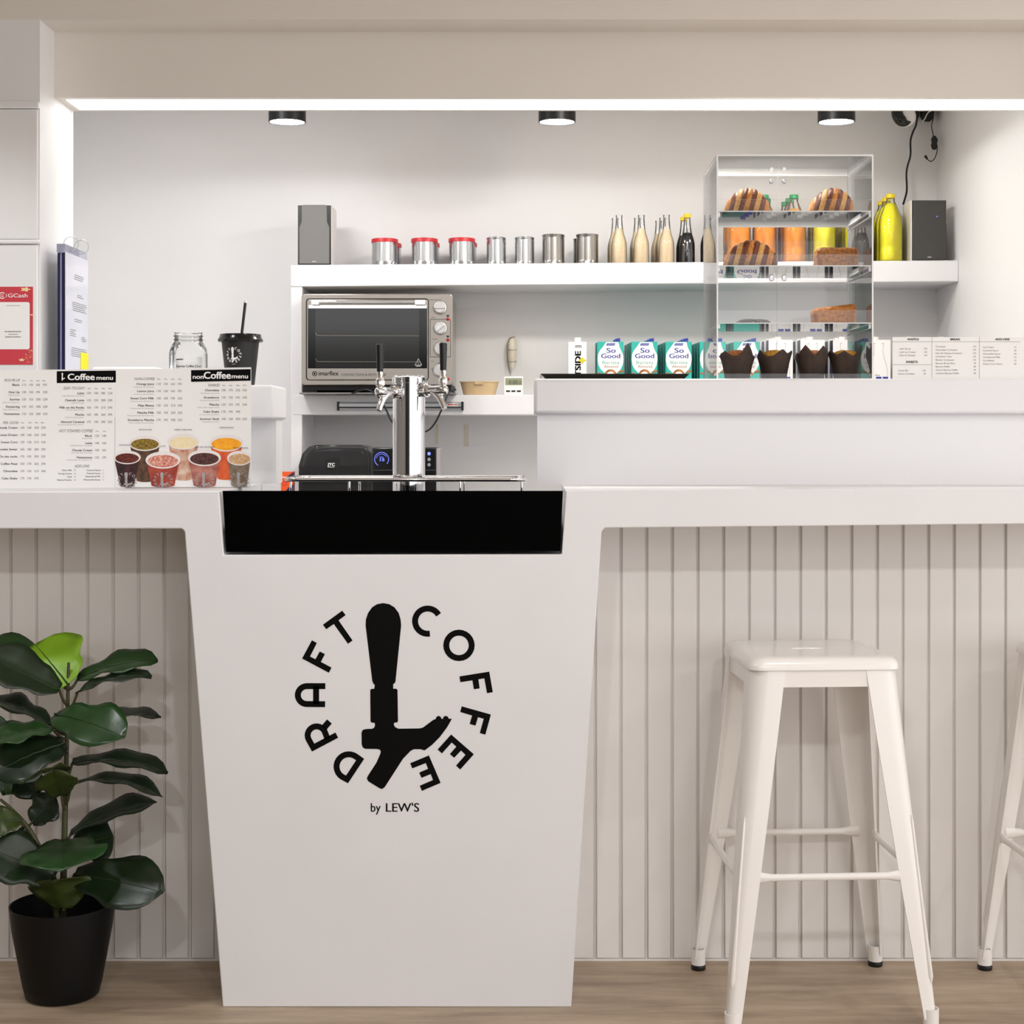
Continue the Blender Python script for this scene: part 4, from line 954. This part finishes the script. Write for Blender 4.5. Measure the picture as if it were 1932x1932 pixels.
MB().box(wx(640, DS), wx(872, DS), DS - .0175, DS - .016, z0_ + .006, z0_ + .012).build('groove', M('dark_groove', '3a3a3c', .4), bar, world=True)
for a, b in ((637, 641), (870.5, 875)): MB().box(wx(a, DS), wx(b, DS), DS - .019, DS - .001, z0_ - .001, z1_ + .001).build('end_cap', DARK, bar, world=True, bevel=.001)
MB().box(wx(843, DS), wx(864, DS), DS - .0166, DS - .0160, wz(766, DS), wz(761, DS)).build('sticker', PAPER, bar, world=True)
mb = MB()
for q, (a, b) in enumerate(((844, 856), (857, 863))): mb.poly([W(x, y, DS - .0168) for x, y in ((a, 764.5), (b, 764.5), (b, 762.3), (a, 762.3))])
mb.build('sticker_print', M('red_print', 'c23a34', .5), bar, world=True, recalc=False)
# kraft bowl
D = 5.68; k = D / F; xc = wx(904.5, D)
KR = M('kraft_fibre', 'd9bd94', .7, var=.08, vscale=30)
bo = thing('takeaway_bowl', 'light brown fibre takeaway bowl with lid beside the kitchen timer', 'bowl', (xc, D, ZM))
def el(r, z, sy=.62): return [(xc + r * k * math.cos(a), D + r * k * sy * math.sin(a), z) for a in [2 * PI * i / 36 for i in range(36)]]
zt_ = wz(722, D)
MB().loft([el(28, ZM + .0003), el(30, ZM + .002), el(36, zt_)], cap0=True).build('bowl_body', KR, bo, world=True, smooth=40)
MB().loft([el(36, zt_), el(37.8, zt_ + .0005), el(37.8, zt_ + .0035), el(35, zt_ + .0045), el(20, zt_ + .0048)], cap0=True, cap1=True).build('lid', KR, bo, world=True, smooth=40)
MB().box(xc - 8 * k, xc + 8 * k, D - 24.8 * k, D - 22.5 * k, zt_ - .008, zt_ + .003).build('tab', KR, bo, world=True, bevel=.001)
# kitchen timer
D = 5.66; k = D / F
ti = thing('kitchen_timer', 'small white digital kitchen timer showing zeros on the middle shelf', 'timer', (wx(969.5, D), D, ZM))
MB().box(wx(950.5, D), wx(987, D), D, D + .016, ZM + .0003, wz(710, D)).build('case', WHITEP, ti, world=True, bevel=.003)
MB().box(wx(953.5, D), wx(985, D), D - .0008, D, wz(726.5, D), wz(713.5, D)).build('display', M('lcd_green', '93977a', .3), ti, world=True)
mb = MB(); mb.text('0:00', plane(D - .0012), 960, 725, 8, width=17, bold=.01); mb.text('00', plane(D - .0012), 978.5, 725, 6, width=5.5)
mb.build('digits', M('lcd_ink', '4a4c40', .5), ti, world=True, recalc=False)
for x in (958.5, 968.7, 979): MB().box(wx(x - 3.8, D), wx(x + 3.8, D), D - .002, D, wz(739.5, D), wz(736.5, D)).build('button', DARK, ti, world=True, bevel=.001)
# cream handheld frother hanging on the back wall
D = DB - .018; k = D / F
fr = thing('milk_frother', 'cream handheld frother wound with wire hanging above the kitchen timer', 'frother', W(964, 705, D))
CRM = M('cream_plastic', 'e8dfc8', .4)
MB().lathe([(3 * k, wz(697, D)), (5.5 * k, wz(690, D)), (8 * k, wz(675, D)), (8.6 * k, wz(655, D)), (7 * k, wz(640, D)), (4 * k, wz(636.5, D))], 20, (wx(966, D), D, 0)).build('handle', CRM, fr, world=True, smooth=50)
for y in (660.5, 682): MB().tube([(wx(966, D) + 9.2 * k * math.cos(a), D + 9.2 * k * math.sin(a), wz(y, D)) for a in [2 * PI * i / 20 for i in range(21)]], .0012, 6, caps=False).build('wire_band', ALU, fr, world=True, smooth=60)
MB().tube(catmull([W(x, y, D - .014) for x, y in ((972, 635.5), (962, 638.5), (958, 650), (957.5, 668), (959.5, 690), (963, 706))], 4), .0014, 6).build('wire', M('dull_wire', '8b8577', .4, .8), fr, world=True, smooth=60)
MB().tube([W(964, 697, D), W(963, 709, D)], .0014, 6).build('shaft', ALU, fr, world=True)

# cartons on the middle shelf
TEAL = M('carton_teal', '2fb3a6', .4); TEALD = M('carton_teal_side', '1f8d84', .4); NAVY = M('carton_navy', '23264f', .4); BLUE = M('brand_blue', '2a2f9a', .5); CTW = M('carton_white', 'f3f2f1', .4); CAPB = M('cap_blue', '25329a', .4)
TTX = M('teal_print', '6fb9b0', .5); BRT = M('brown_print', 'a35a48', .5); ALM = M('almond_print', 'c98a4c', .5, col2='8f5426', vscale=90)
cw, ch, cd = .0912, .186, .062
def make_sogood(front):
    t = thing('almond_milk_carton', '', 'carton', (0, 0, 0))
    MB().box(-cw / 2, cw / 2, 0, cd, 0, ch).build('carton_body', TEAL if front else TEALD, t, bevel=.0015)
    mb = MB().prism([(.016, .012, ch), (.034, .012, ch), (.034, .012, ch + .013), (.018, .012, ch + .011)], [(.016, .034, ch), (.034, .034, ch), (.034, .034, ch + .013), (.018, .034, ch + .011)])
    mb.build('cap', CAPB, t, bevel=.001)
    if front:
        s_ = cw / 340.0; fn = lambda kx: (lambda u, v: ((u - 498) * s_, -.0004 * kx, ch - (v - 305) * s_))
        mb = MB()
        bulb = [(440, 312), (600, 312), (616, 380), (640, 430), (662, 480), (667, 540), (655, 610), (625, 670), (580, 712), (500, 728), (420, 712), (372, 668), (340, 610), (330, 540), (336, 470), (360, 420), (400, 370)]
        mb.poly([fn(1)(*p) for p in bulb], 0)
        mb.poly([fn(2)(*p) for p in ((450, 327), (560, 327), (548, 357), (440, 357))], 1)
        mb.text('S', fn(2), 446, 450, 66, width=50, bold=.016, mi=1); mb.text('o', fn(2), 505, 450, 66, width=58, bold=.016, mi=1)
        mb.text('Good', fn(2), 376, 520, 62, width=246, bold=.014, mi=1)
        mb.text('Barista', fn(2), 390, 596, 42, width=224, mi=2); mb.text('Almond', fn(2), 410, 645, 34, width=186, mi=3)
        mb.poly([fn(2)(*p) for p in arc(498, 745, 80, 180, 360, 14)], 4); mb.poly([fn(3)(*p) for p in arc(498, 750, 55, 180, 360, 12)], 0)
        for x, y, r in ((640, 690, 26), (352, 720, 22), (610, 705, 18)): mb.poly([fn(2.5)(x + r * math.cos(a), y + .6 * r * math.sin(a)) for a in [2 * PI * i / 10 for i in range(10)]], 4)
        mb.text('SANITARIUM', fn(3), 455, 349, 13, width=92, mi=0)
        mb.build('carton_print', [CTW, BLUE, TTX, BRT, ALM], t, recalc=False)
    return t
def make_milk(front):
    t = thing('milk_carton', '', 'carton', (0, 0, 0))
    w2 = .0855
    mb = MB().box(-w2 / 2, w2 / 2, 0, cd, 0, ch + .006)
    mb.mi = [0, 0, 0, 1, 0, 1]
    mb.build('carton_body', [CTW, NAVY], t, bevel=.0012)
    MB().lathe([(.012, ch + .006), (.012, ch + .0165), (.0105, ch + .018)], 18, (-.006, .025, 0)).build('cap', WHITEP, t, smooth=40)
    if front:
        fn = lambda u, v: (u * w2, -.0005, v * ch)
        mb = MB()
        for sgn in (-1, 1):
            mb.stroke([(sgn * u, v) for u, v in ((.14, .965), (.20, .96), (.185, .90), (.18, .80), (.22, .70), (.32, .56), (.36, .44), (.36, .05))], .012, fn, 0)
        mb.text('MILK', lambda u, v: fn(u, .8 - v), -.13, .45, .035, width=.2, mi=2)
        for a in (-.10, .17): mb.poly([fn(u, v) for u, v in ((a, .25), (a + .22, .25), (a + .22, .34), (a, .34))], 1)
        mb.build('carton_print', [LIGHTINK, BLUE, GREYINK], t, recalc=False)
    return t
sgf, sgb, mkf, mkb = make_sogood(True), make_sogood(False), make_milk(True), make_milk(False)
used = set()
def put(proto, loc, label, group):
    if proto.name in used: return dup(proto, loc, None, label, group)
    used.add(proto.name); proto.location = loc; tag(proto, label, None, group); return proto
DC = 5.615
for i, px in enumerate((1152, 1216, 1280.5, 1345, 1409)):
    for j in range(4 if i else 2):
        d = DC + j * (cd + .002)
        x = wx(px, DC) - j * .0035
        lab = ('front teal almond milk carton with white bulb label, ' if j == 0 else ORD[j] + ' teal almond milk carton from the front, ') + ORD[i] + ' column from the left'
        put(sgf if j == 0 else sgb, (x, d, ZM + .0003), lab, 'teal almond milk cartons')
for i, px in enumerate((1473, 1533, 1594.5, 1657.5, 1722, 1781)):
    for j in range(4 if i < 4 else 1):
        d = DC + j * (cd + .002)
        lab = ('front white milk carton with bottle outline, ' if j == 0 else ORD[j] + ' white and navy milk carton from the front, ') + ORD[i] + ' column from the left'
        put(mkf if j == 0 else mkb, (wx(px, DC) - j * .006, d, ZM + .0003), lab, 'white milk cartons with navy sides')
# oat milk carton
D = 5.63; k = D / F
oa = thing('oat_milk_carton', 'white oat milk carton with large black sideways letters', 'carton', (wx(1089.5, D), D, ZM))
hw = 17.3 * k
MB().box(-hw, hw, 0, .065, 0, wz(645, D) - ZM).build('carton_body', CTW, oa, bevel=.0015)
MB().lathe([(7 * k, wz(645, D) - ZM), (7 * k, wz(637, D) - ZM), (6 * k, wz(636, D) - ZM)], 18, (.002, .03, 0)).build('cap', WHITEP, oa, smooth=40)
mb = MB(); side = lambda u, v: ((1095.5 - 1089.5 + v) * k, -.0006, wz(737, D) - ZM + u * k)
mb.text('OATSIDE', lambda u, v: side(u, v), 0, 0, 11, width=74, bold=.035)
mb.v = [(p[0] - 0, p[1], p[2]) for p in mb.v]
mb.poly([((1085 + q[0] - 1089.5) * k, -.0006, wz(652 + q[1], D) - ZM) for q in ((0, 0), (12, 0), (12, 1.2), (0, 1.2))], 0)
mb.poly([((1084 + q[0] - 1089.5) * k, -.0006, wz(654.5 + q[1], D) - ZM) for q in ((0, 0), (14, 0), (14, .9), (0, .9))], 0)
mb.build('carton_print', INK, oa, recalc=False)
MB().poly([((1098.5 - 1089.5 + 6 * (1 + .22 * math.cos(4 * a)) * math.cos(a)) * k, -.0009, wz(680 + 4.6 * (1 + .22 * math.cos(4 * a)) * math.sin(a), D) - ZM) for a in [2 * PI * i / 24 for i in range(24)]]).build('badge', M('yellow_badge', 'd8cf2a', .5), oa, recalc=False)

# ================================================================== machines on the low back counter
DK = 5.42; ZK = .848
bl = thing('blender', 'commercial blender under a smoky clear sound hood on the back counter', 'blender', (wx(630, DK), DK + .1, ZK))
SMOKE = clear('smoked_hood', (.50, .50, .51), 1.5, .03, .03, (.45, .45, .46))
x0, x1, ztop = wx(563, DK), wx(698, DK), wz(839.5, DK)
def hood(ins, zt): 
    a, b = x0 + ins, x1 - ins
    P_ = [(a, ZK + .12), (a, zt - .07), (a + .012, zt - .03), (a + .035, zt - .006), (a + .06, zt), (b - .03, zt), (b - .012, zt - .006), (b, zt - .03), (b, ZK + .12)]
    return P_
MB().prism([(x, DK, z) for x, z in hood(0, ztop)], [(x, DK + .2, z) for x, z in hood(0, ztop)]).build('hood', SMOKE, bl, world=True, bevel=.006)
MB().prism([(x, DK + .012, z) for x, z in hood(.010, ztop - .012)], [(x, DK + .19, z) for x, z in hood(.010, ztop - .012)]).build('inner_shell', M('hood_dark_inner', '0e0e11', .25), bl, world=True, bevel=.01)
MB().box(x0 - .005, x1 + .001, DK - .03, DK + .22, ZK + .0005, ZK + .119).build('motor_base', DARK, bl, world=True, bevel=.01)
MB().lathe([(.055, ZK + .12), (.06, ZK + .2), (.068, ztop - .03)], 20, (wx(640, DK), DK + .1, 0)).build('jug', M('jug_grey', '3a3a3e', .2), bl, world=True, smooth=40)
pf = plane(DK - .001)
MB().prism([W(x, y, DK - .0008) for x, y in ((614, 866), (640, 866), (640, 884), (614, 884))], [W(x, y, DK + .0) for x, y in ((614, 866), (640, 866), (640, 884), (614, 884))]).build('name_plate', M('plate_black', '151517', .3), bl, world=True)
mb = MB().text('JTC', pf, 618, 879, 5.6, width=13.5, bold=.03); mb.poly([pf(*p) for p in ((619, 880.8), (631, 880.8), (631, 881.6), (619, 881.6))])
mb.build('badge_print', PAPER, bl, world=True, recalc=False)
dm = thing('water_dispenser', 'black appliance with round blue number display behind the tap tower', 'dispenser', (wx(763, DK), DK + .1, ZK))
MB().box(wx(702.5, DK), wx(823, DK), DK, DK + .2, ZK + .0005, wz(844.5, DK)).build('housing', M('gloss_black_housing', '0c0c0f', .18), dm, world=True, bevel=.004)
MB().box(wx(823.2, DK), wx(830, DK), DK + .004, DK + .2, ZK + .0005, wz(846, DK)).build('side_panel', M('grey_side', 'a9a6a8', .4), dm, world=True)
MB().box(wx(700, DK), wx(823, DK), DK - .004, DK, wz(888, DK), wz(886, DK)).build('seam', M('seam_grey', '2b2b30', .4), dm, world=True)
BLU = M('display_blue', '6a78ff', .4, emit=.9)
pf = plane(DK - .0012); mb = MB()
mb.stroke(arc(720, 866.6, 13.2, 120, 400, 26), .9, pf); mb.stroke(arc(720, 866.6, 10, 190, 330, 14), .6, pf)
mb.text('15', pf, 717, 870, 6.2, width=8, bold=.02)
mb.poly([pf(*p) for p in ((716, 862), (723, 862), (723, 862.8), (716, 862.8))])
mb.build('display', BLU, dm, world=True, recalc=False)
for i, y in enumerate((856, 867, 877)):
    MB().lathe_y([(3.2 * DK / F, 0), (3.2 * DK / F, .0015), (2.2 * DK / F, .002)], 14, W(809.5, y, DK)).build('button', BLU if i == 0 else M('button_grey', '8f8f96', .3), dm, world=True, smooth=40)
pk = thing('snack_packet', 'small orange and navy packet standing at the left of the blender', 'packet', (wx(541, DK), DK, ZK))
MB().box(wx(530, DK), wx(553, DK), DK, DK + .04, ZK + .0005, wz(890, DK)).build('box', M('packet_orange', 'ea5a22', .45), pk, world=True, bevel=.001)
pf = plane(DK - .0006); mb = MB()
mb.poly([pf(*p) for p in ((553, 890.5), (553, 902), (541, 900))], 0); mb.poly([pf(*p) for p in ((553, 930), (536, 930), (544, 920), (553, 914))], 0)
[mb.poly([pf(x, 902), pf(x + 1.6, 902), pf(x + 1.6, 899.4), pf(x, 899.4)], 1) for x in (532, 534.4, 536.8, 539.2, 541.6)]
mb.stroke(arc(537, 912, 4, 0, 340, 12), 1.2, pf, 2, closed=True)
mb.build('packet_print', [NAVY, PAPER, M('packet_red', 'c4202c', .5)], pk, world=True, recalc=False)
# ================================================================== right ledge: pastry case, pastries, tray, price card
ZR = 1.3837
CN, CF = 4.05, 4.36                          # near and far face of the case
cx0, cx1 = wx(1352, CN), wx(1648, CN); cz1 = wz(291.5, CN); ZB_ = ZR + .0005
case = thing('pastry_case', 'tall clear acrylic pastry display case with three shelves on the ledge', 'display case', ((cx0 + cx1) / 2, (CN + CF) / 2, ZR))
TH = .004
def pane(name, x0, x1, y0, y1, z0, z1, par=case, mat=None):
    mb = MB().box(x0, x1, y0, y1, z0, z1)
    dims = (x1 - x0, y1 - y0, z1 - z0); ax = dims.index(min(dims))
    big = {2: (0, 1), 1: (2, 4), 0: (3, 5)}[ax]
    mb.mi = [0 if i in big else 1 for i in range(6)]
    return mb.build(name, [mat or ACRYL, ACRYLE], par, world=True)
pane('side_panel', cx0, cx0 + TH, CN, CF, ZB_, cz1)
pane('side_panel', cx1 - TH, cx1, CN, CF, ZB_, cz1)
pane('top_panel', cx0 + TH, cx1 - TH, CN, CF, cz1 - TH, cz1)
pane('bottom_panel', cx0 + TH, cx1 - TH, CN, CF, ZB_, ZB_ + TH)
xm = wx(1466, CF)
for a, b, kx in ((cx0 + TH, xm - .001, -1), (xm + .001, cx1 - TH, 1)):
    for z0_, z1_, ky in ((wz(530, CF) + .002, cz1 - TH - .001, 352), (ZB_ + TH + .001, wz(530, CF), 527)):
        d_ = pane('door', a, b, CF - TH, CF, z0_, z1_, case, ACRYL2)
        c = (xm + kx * .017, CF - TH, wz(ky - (8 if ky < 400 else 0), CF))
        MB().lathe_y([(.0025, 0), (.0025, .005), (.006, .007), (.0066, .010), (.005, .012)], 14, c).build('knob', CHROME, d_, world=True, smooth=50)
pane('front_panel', cx0 + TH, cx1 - TH, CN, CN + .003, cz1 - .060, cz1 - TH)
shelves = []
for py, lip in ((397.5, 376), (500.5, 480), (608.5, 585)):
    z = wz(py, CN + .004); shelves.append(z)
    s_ = pane('shelf', cx0 + TH + .0008, cx1 - TH - .0008, CN + .004, CF - TH - .002, z - .003, z, case, ACRYL2)
    pane('shelf_lip', cx0 + TH + .0008, cx1 - TH - .0008, CN + .001, CN + .0038, z - .003, wz(lip, CN), s_, ACRYL2)
    for xx in (cx0 + TH, cx1 - TH - .006):
        pane('shelf_runner', xx, xx + .006, CN + .01, CF - .02, z - .0145, z - .0035, s_)
pane('lower_front_lip', cx0 + TH, cx1 - TH, CN + .001, CN + .004, ZB_ + TH, wz(705, CN), case, ACRYL2)

# croissants: rolled segments that alternate golden and dark dough
GOLD = M('golden_crust', 'd9963f', .45, col2='b56a22', vscale=170, bump=.5, bscale=260)
CHOC = M('cocoa_crust', '7d3d1e', .4, col2='5c2814', vscale=170, bump=.5, bscale=260)
TAN = M('pale_dough', 'e0b067', .5, col2='c98a3c', vscale=170, bump=.5, bscale=260)
def croissant(px0, px1, py0, zb, D, seed, label, flip=1, nseg=9):
    t = thing('croissant', label, 'croissant', (wx((px0 + px1) / 2, D), D, zb), 0, 'striped two-tone croissants')
    k = D / F; L = (px1 - px0) * k; Hh = wz(py0, D) - zb; rnd = random.Random(seed)
    N, Sg = nseg * 6, 20
    rings = []; mids = []
    for i in range(N + 1):
        u = i / N; s_ = u * nseg; fr = s_ - math.floor(s_)
        pk = .42; q = u / pk if u < pk else (1 - u) / (1 - pk)
        env = math.sin(PI / 2 * min(1, .10 + .90 * q)) ** .42 if u < pk else .42 + .58 * math.sin(PI / 2 * q) ** .75
        if u > .96: env *= 1 - .35 * (u - .96) / .04
        ridge = 1 + .055 * math.sin(PI * fr) ** .6 - .04
        rr = Hh * .54 * env * ridge
        cxp = flip * (u - .5) * L * .98
        cyp = -.030 * math.sin(PI * u) + .012
        czp = max(rr * .86, .004) if u < .9 else rr * .86
        tw = .5 * (u - .5)
        ring = []
        for j in range(Sg):
            a = 2 * PI * j / Sg
            # each wrap leans: its leading edge runs diagonally round the roll
            lean = (.009 * math.sin(a) + .004 * math.cos(a)) * flip
            ring.append((cxp + lean * env, cyp + rr * 1.05 * math.cos(a), max(.0004, czp + rr * math.sin(a) * (1 if math.sin(a) > 0 else .86))))
        rings.append(ring)
    mb = MB(); n0 = 0
    for i in range(N):
        seg = int((i + .5) / 6); m = (0, 1, 2, 1)[seg % 4]
        mb.loft([rings[i], rings[i + 1]], m, True, i == 0, i == N - 1)
    mb.build('roll', [GOLD, CHOC, TAN], t, smooth=70)
    return t
D = 4.17
croissant(1366, 1452, 357, shelves[0] + .0004, D, 1, 'striped croissant on the top left of the pastry case', 1)
croissant(1525, 1612, 357, shelves[0] + .0004, D, 2, 'striped croissant on the top right of the pastry case', 1)
croissant(1364, 1468, 455, shelves[1] + .0004, D, 3, 'striped croissant on the middle shelf of the pastry case, pointed to the right', 1, 10)
# rectangular pastries
PUFF = M('puff_pastry', 'bf7a30', .5, col2='7d4716', vscale=120, bump=.9, bscale=200); PUFF2 = M('toasted_bar', 'd48a38', .5, col2='a8601c', vscale=110, bump=.8, bscale=200)
def loaf(px0, px1, py0, py1, zb, D, dep, mat, label, name, seed, slope=0):
    k = D / F; hw = (px1 - px0) / 2 * k; h = wz(py0, D) - zb; rnd = random.Random(seed)
    t = thing(name, label, 'pastry', (wx((px0 + px1) / 2, D), D, zb))
    rings = []
    for z_, ins, in ((0, .004), (.15, .0), (.45, .0015), (.55, .0005), (.85, .0), (1.0, .006)):
        ring = []
        for x, y in rrect(-hw + ins, hw - ins, ins, dep - ins, .008, 4):
            zz = z_ * h * (1 + slope * x / hw) if z_ > .4 else z_ * h
            ring.append((x + rnd.uniform(-.0007, .0007), y + rnd.uniform(-.0007, .0007), zz + rnd.uniform(-.0008, .0008) * (z_ > 0)))
        rings.append(ring)
    c = Vector((0, dep / 2, h * 1.03))
    mb = MB().loft(rings, 0, True, True, False)
    top = rings[-1]; inner = [tuple(Vector(p) * .7 + c * .3) for p in top]
    mb.loft([top, inner], 0, True, False, True)
    mb.build('crust', mat, t, smooth=50)
    return t
loaf(1542, 1621, 466.5, 499, shelves[1] + .0004, 4.15, .07, PUFF, 'brown rectangular puff pastry on the middle shelf of the case', 'puff_pastry', 5)
loaf(1536, 1617, 577, 605, shelves[2] + .0004, 4.15, .06, PUFF2, 'golden toasted bar on the lowest shelf of the case', 'pastry_bar', 6, .13)
D = 4.16; k = D / F
ck = thing('crinkle_cookie', 'flat dark chocolate crinkle cookie dusted with sugar', 'cookie', (wx(1422, D), D, shelves[2] + .0004))
rc = 33 * k; rnd = random.Random(3)
rings = []
for fr, zz in ((.90, 0), (1.0, .004), (.97, .009), (.8, .0125), (.5, .0145), (.2, .015)):
    rings.append([(rc * fr * math.cos(a) * (1 + .03 * math.sin(5 * a)), rc * .8 * fr * math.sin(a), zz + (rnd.uniform(-.0015, .0015) if zz > .005 else 0)) for a in [2 * PI * i / 26 for i in range(26)]])
MB().loft(rings, cap0=True, cap1=True).build('cookie_body', M('crinkle_sugar', '262020', .8, col2='8d8784', vscale=230, bump=1, bscale=250), ck, smooth=40)

# muffins in dark paper tulip cups
PAPB = M('brown_paper', '4a382e', .75, col2='32261f', vscale=16, bump=.1, bscale=30); MUF = M('muffin_top', 'b5702a', .7, col2='7c3f18', vscale=240, bump=.9, bscale=300); MUFY = M('muffin_top_yellow', 'd9a23a', .7, col2='b97a22', vscale=240, bump=.9, bscale=300)
def muffin(px, seed, mat, label, peaks):
    D = 4.14; k = D / F; rnd = random.Random(seed); zb = ZB_ + TH + .0003
    t = thing('muffin', label, 'muffin', (wx(px, D), D, zb), 0, 'muffins in dark paper tulip cups')
    n = 48; hh = 54 * k
    def rim(a):
        v = 0; 
        for pa, ph in peaks:
            d = abs((a - pa + PI) % (2 * PI) - PI)
            v = max(v, ph * max(0, 1 - d / .55))
        return v
    rings = []
    for u in (0, .3, .6, .85, 1.0):
        ring = []
        for i in range(n):
            a = 2 * PI * i / n; pk = rim(a)
            r = (22.5 + 4.0 * u + (5.5 * u * u) * (1 + .35 * pk)) * k * (1 + .035 * math.cos(4 * a + seed) + .02 * math.cos(9 * a + seed * 2) * u)
            z = hh * u * (.80 + .46 * pk)
            if u == 0: z = 0
            ring.append((r * math.cos(a), r * math.sin(a) * .95, z))
        rings.append(ring)
    MB().loft(rings, cap0=True).build('paper_cup', PAPB, t, smooth=28, solid=.0007)
    dome = []
    for u, r in ((.70, 24), (.80, 26), (.90, 24), (.98, 17), (1.02, 8)):
        dome.append([(r * k * math.cos(2 * PI * i / 28) * (1 + rnd.uniform(-.05, .05)), r * k * .95 * math.sin(2 * PI * i / 28), hh * u + rnd.uniform(-.001, .001)) for i in range(28)])
    MB().loft(dome, cap0=True, cap1=True).build('muffin_crumb', mat, t, smooth=50)
    return t
f_ = lambda d: math.radians(d)
muffin(1391, 1, MUF, 'muffin in dark paper cup, first from the left in the pastry case', [(f_(300), 1.0), (f_(215), .45), (f_(80), .5), (f_(140), .4)])
muffin(1461, 2, MUFY, 'muffin in dark paper cup, second from the left, yellow crumb showing', [(f_(205), .55), (f_(290), .55), (f_(330), .45), (f_(90), .3)])
muffin(1532, 3, MUF, 'muffin in dark paper cup, third from the left, cracked brown top', [(f_(240), .85), (f_(300), .8), (f_(340), .45), (f_(110), .75), (f_(200), .3)])
muffin(1595, 4, MUFY, 'muffin in dark paper cup, rightmost one beside the case wall', [(f_(320), .95), (f_(350), .9), (f_(205), .5), (f_(255), .4), (f_(100), .5)])

# black tray near the left end of the ledge
DTy = 4.02
tr = thing('serving_tray', 'low black rectangular tray on the ledge in front of the almond milk', 'tray', (wx(1160, DTy), DTy + .12, ZR))
def tring(x0, x1, y0, y1, z): return [(wx(x0, DTy), y0, z), (wx(x1, DTy), y0, z), (wx(x1, DTy), y1, z), (wx(x0, DTy), y1, z)]
zt_ = wz(705, DTy)
TB = M('tray_black', '17140f', .35)
MB().loft([tring(1031, 1290, DTy + .012, DTy + .24, ZR + .0005), tring(1021, 1300, DTy, DTy + .252, zt_ - .0015), tring(1020, 1301, DTy - .001, DTy + .253, zt_), tring(1023, 1298, DTy + .003, DTy + .249, zt_), tring(1033, 1288, DTy + .014, DTy + .238, ZR + .004)], cap0=True, cap1=True).build('tray_body', TB, tr, world=True)
MB().box(wx(1020, DTy), wx(1027, DTy), DTy + .006, DTy + .02, ZR + .0005, zt_ - .002).build('clip', ALU, tr, world=True, bevel=.001)

# price card on the ledge at the right
DQ = 4.0
pc_ = thing('price_card', 'long white price card for waffles, bread and add-ons on the ledge', 'menu', (wx(1800, DQ), DQ, ZR))
zq = wz(636, DQ)
MB().box(wx(1684, DQ), wx(1940, DQ), DQ, DQ + .003, ZR + .0004, zq).build('card', PAPER, pc_, world=True)
MB().box(wx(1700, DQ), wx(1930, DQ), DQ + .003, DQ + .05, ZR + .0004, ZR + .0034).build('card_foot', PAPER, pc_, world=True)
def qx(x, y): return (1600 + x * .1718, 600 + y * .1718)
qf = lambda x, y: W(*qx(x, y), DQ - .0006)
mb = MB()
for x, yy0, yy1 in ((922, 205, 660), (1443, 205, 660)): mb.poly([qf(*p) for p in ((x - 2, yy0), (x + 2, yy0), (x + 2, yy1), (x - 2, yy1))], 1)
for y, a, b in ((261, 490, 1890), (512, 490, 920)): mb.poly([qf(*p) for p in ((a, y - 2), (b, y - 2), (b, y + 2), (a, y + 2))], 1)
mb.text('WAFFLE', qf, 652, 245, 24, width=126, bold=.02); mb.text('BREAD', qf, 1125, 245, 24, width=105, bold=.02); mb.text('ADD-ONS', qf, 1618, 245, 24, width=156, bold=.02); mb.text('SWEETS', qf, 637, 494, 24, width=128, bold=.02)
for s_, n_, y in (('with Syrup', '130', 345), ('with Ice Cream', '145', 382), ('Ham & Cheese', '145', 418)):
    mb.text(s_, qf, 565, y, 18, asp=1.15, mi=2); mb.text(n_, qf, 868, y, 18, 'r', 2, asp=1.05)
for s_, n_, y in (('Crack Bar', '105', 585), ('Choco Crinkles', '40', 621)):
    mb.text(s_, qf, 550, y, 18, asp=1.15, mi=2); mb.text(n_, qf, 853, y, 18, 'r', 2, asp=1.05)
for i, (s_, n_) in enumerate((('Croissant', '110'), ('Chocolate Croissant', '130'), ('Ham & Cheese Croissant', '170'), ('Croissant Cake', '135'), ('Bicolor Croissant', '135'), ('Banana Bread Slice', '70'), ('Banana Muffin', '80'), ('Choco Banana Muffin', '90'), ('Cashew Banana Muffin', '90'))):
    mb.text(s_, qf, 963, 321 + i * 36.8, 18, asp=1.15, mi=2); mb.text(n_, qf, 1405, 321 + i * 36.8, 18, 'r', 2, asp=1.05)
for i, (s_, n_) in enumerate((('Ice Cream', '15'), ('Caramel Sauce', '20'), ('Chocolate Sauce', '30'), ('Condensed Milk', '10'), ('Cornflakes', '15'), ('Sweet Corn Sauce', '40'))):
    mb.text(s_, qf, 1483, 328 + i * 36.8, 18, asp=1.15, mi=2); mb.text(n_, qf, 1848, 328 + i * 36.8, 18, 'r', 2, asp=1.05)
mb.build('card_print', [INK, LIGHTINK, GREYINK], pc_, world=True, recalc=False)
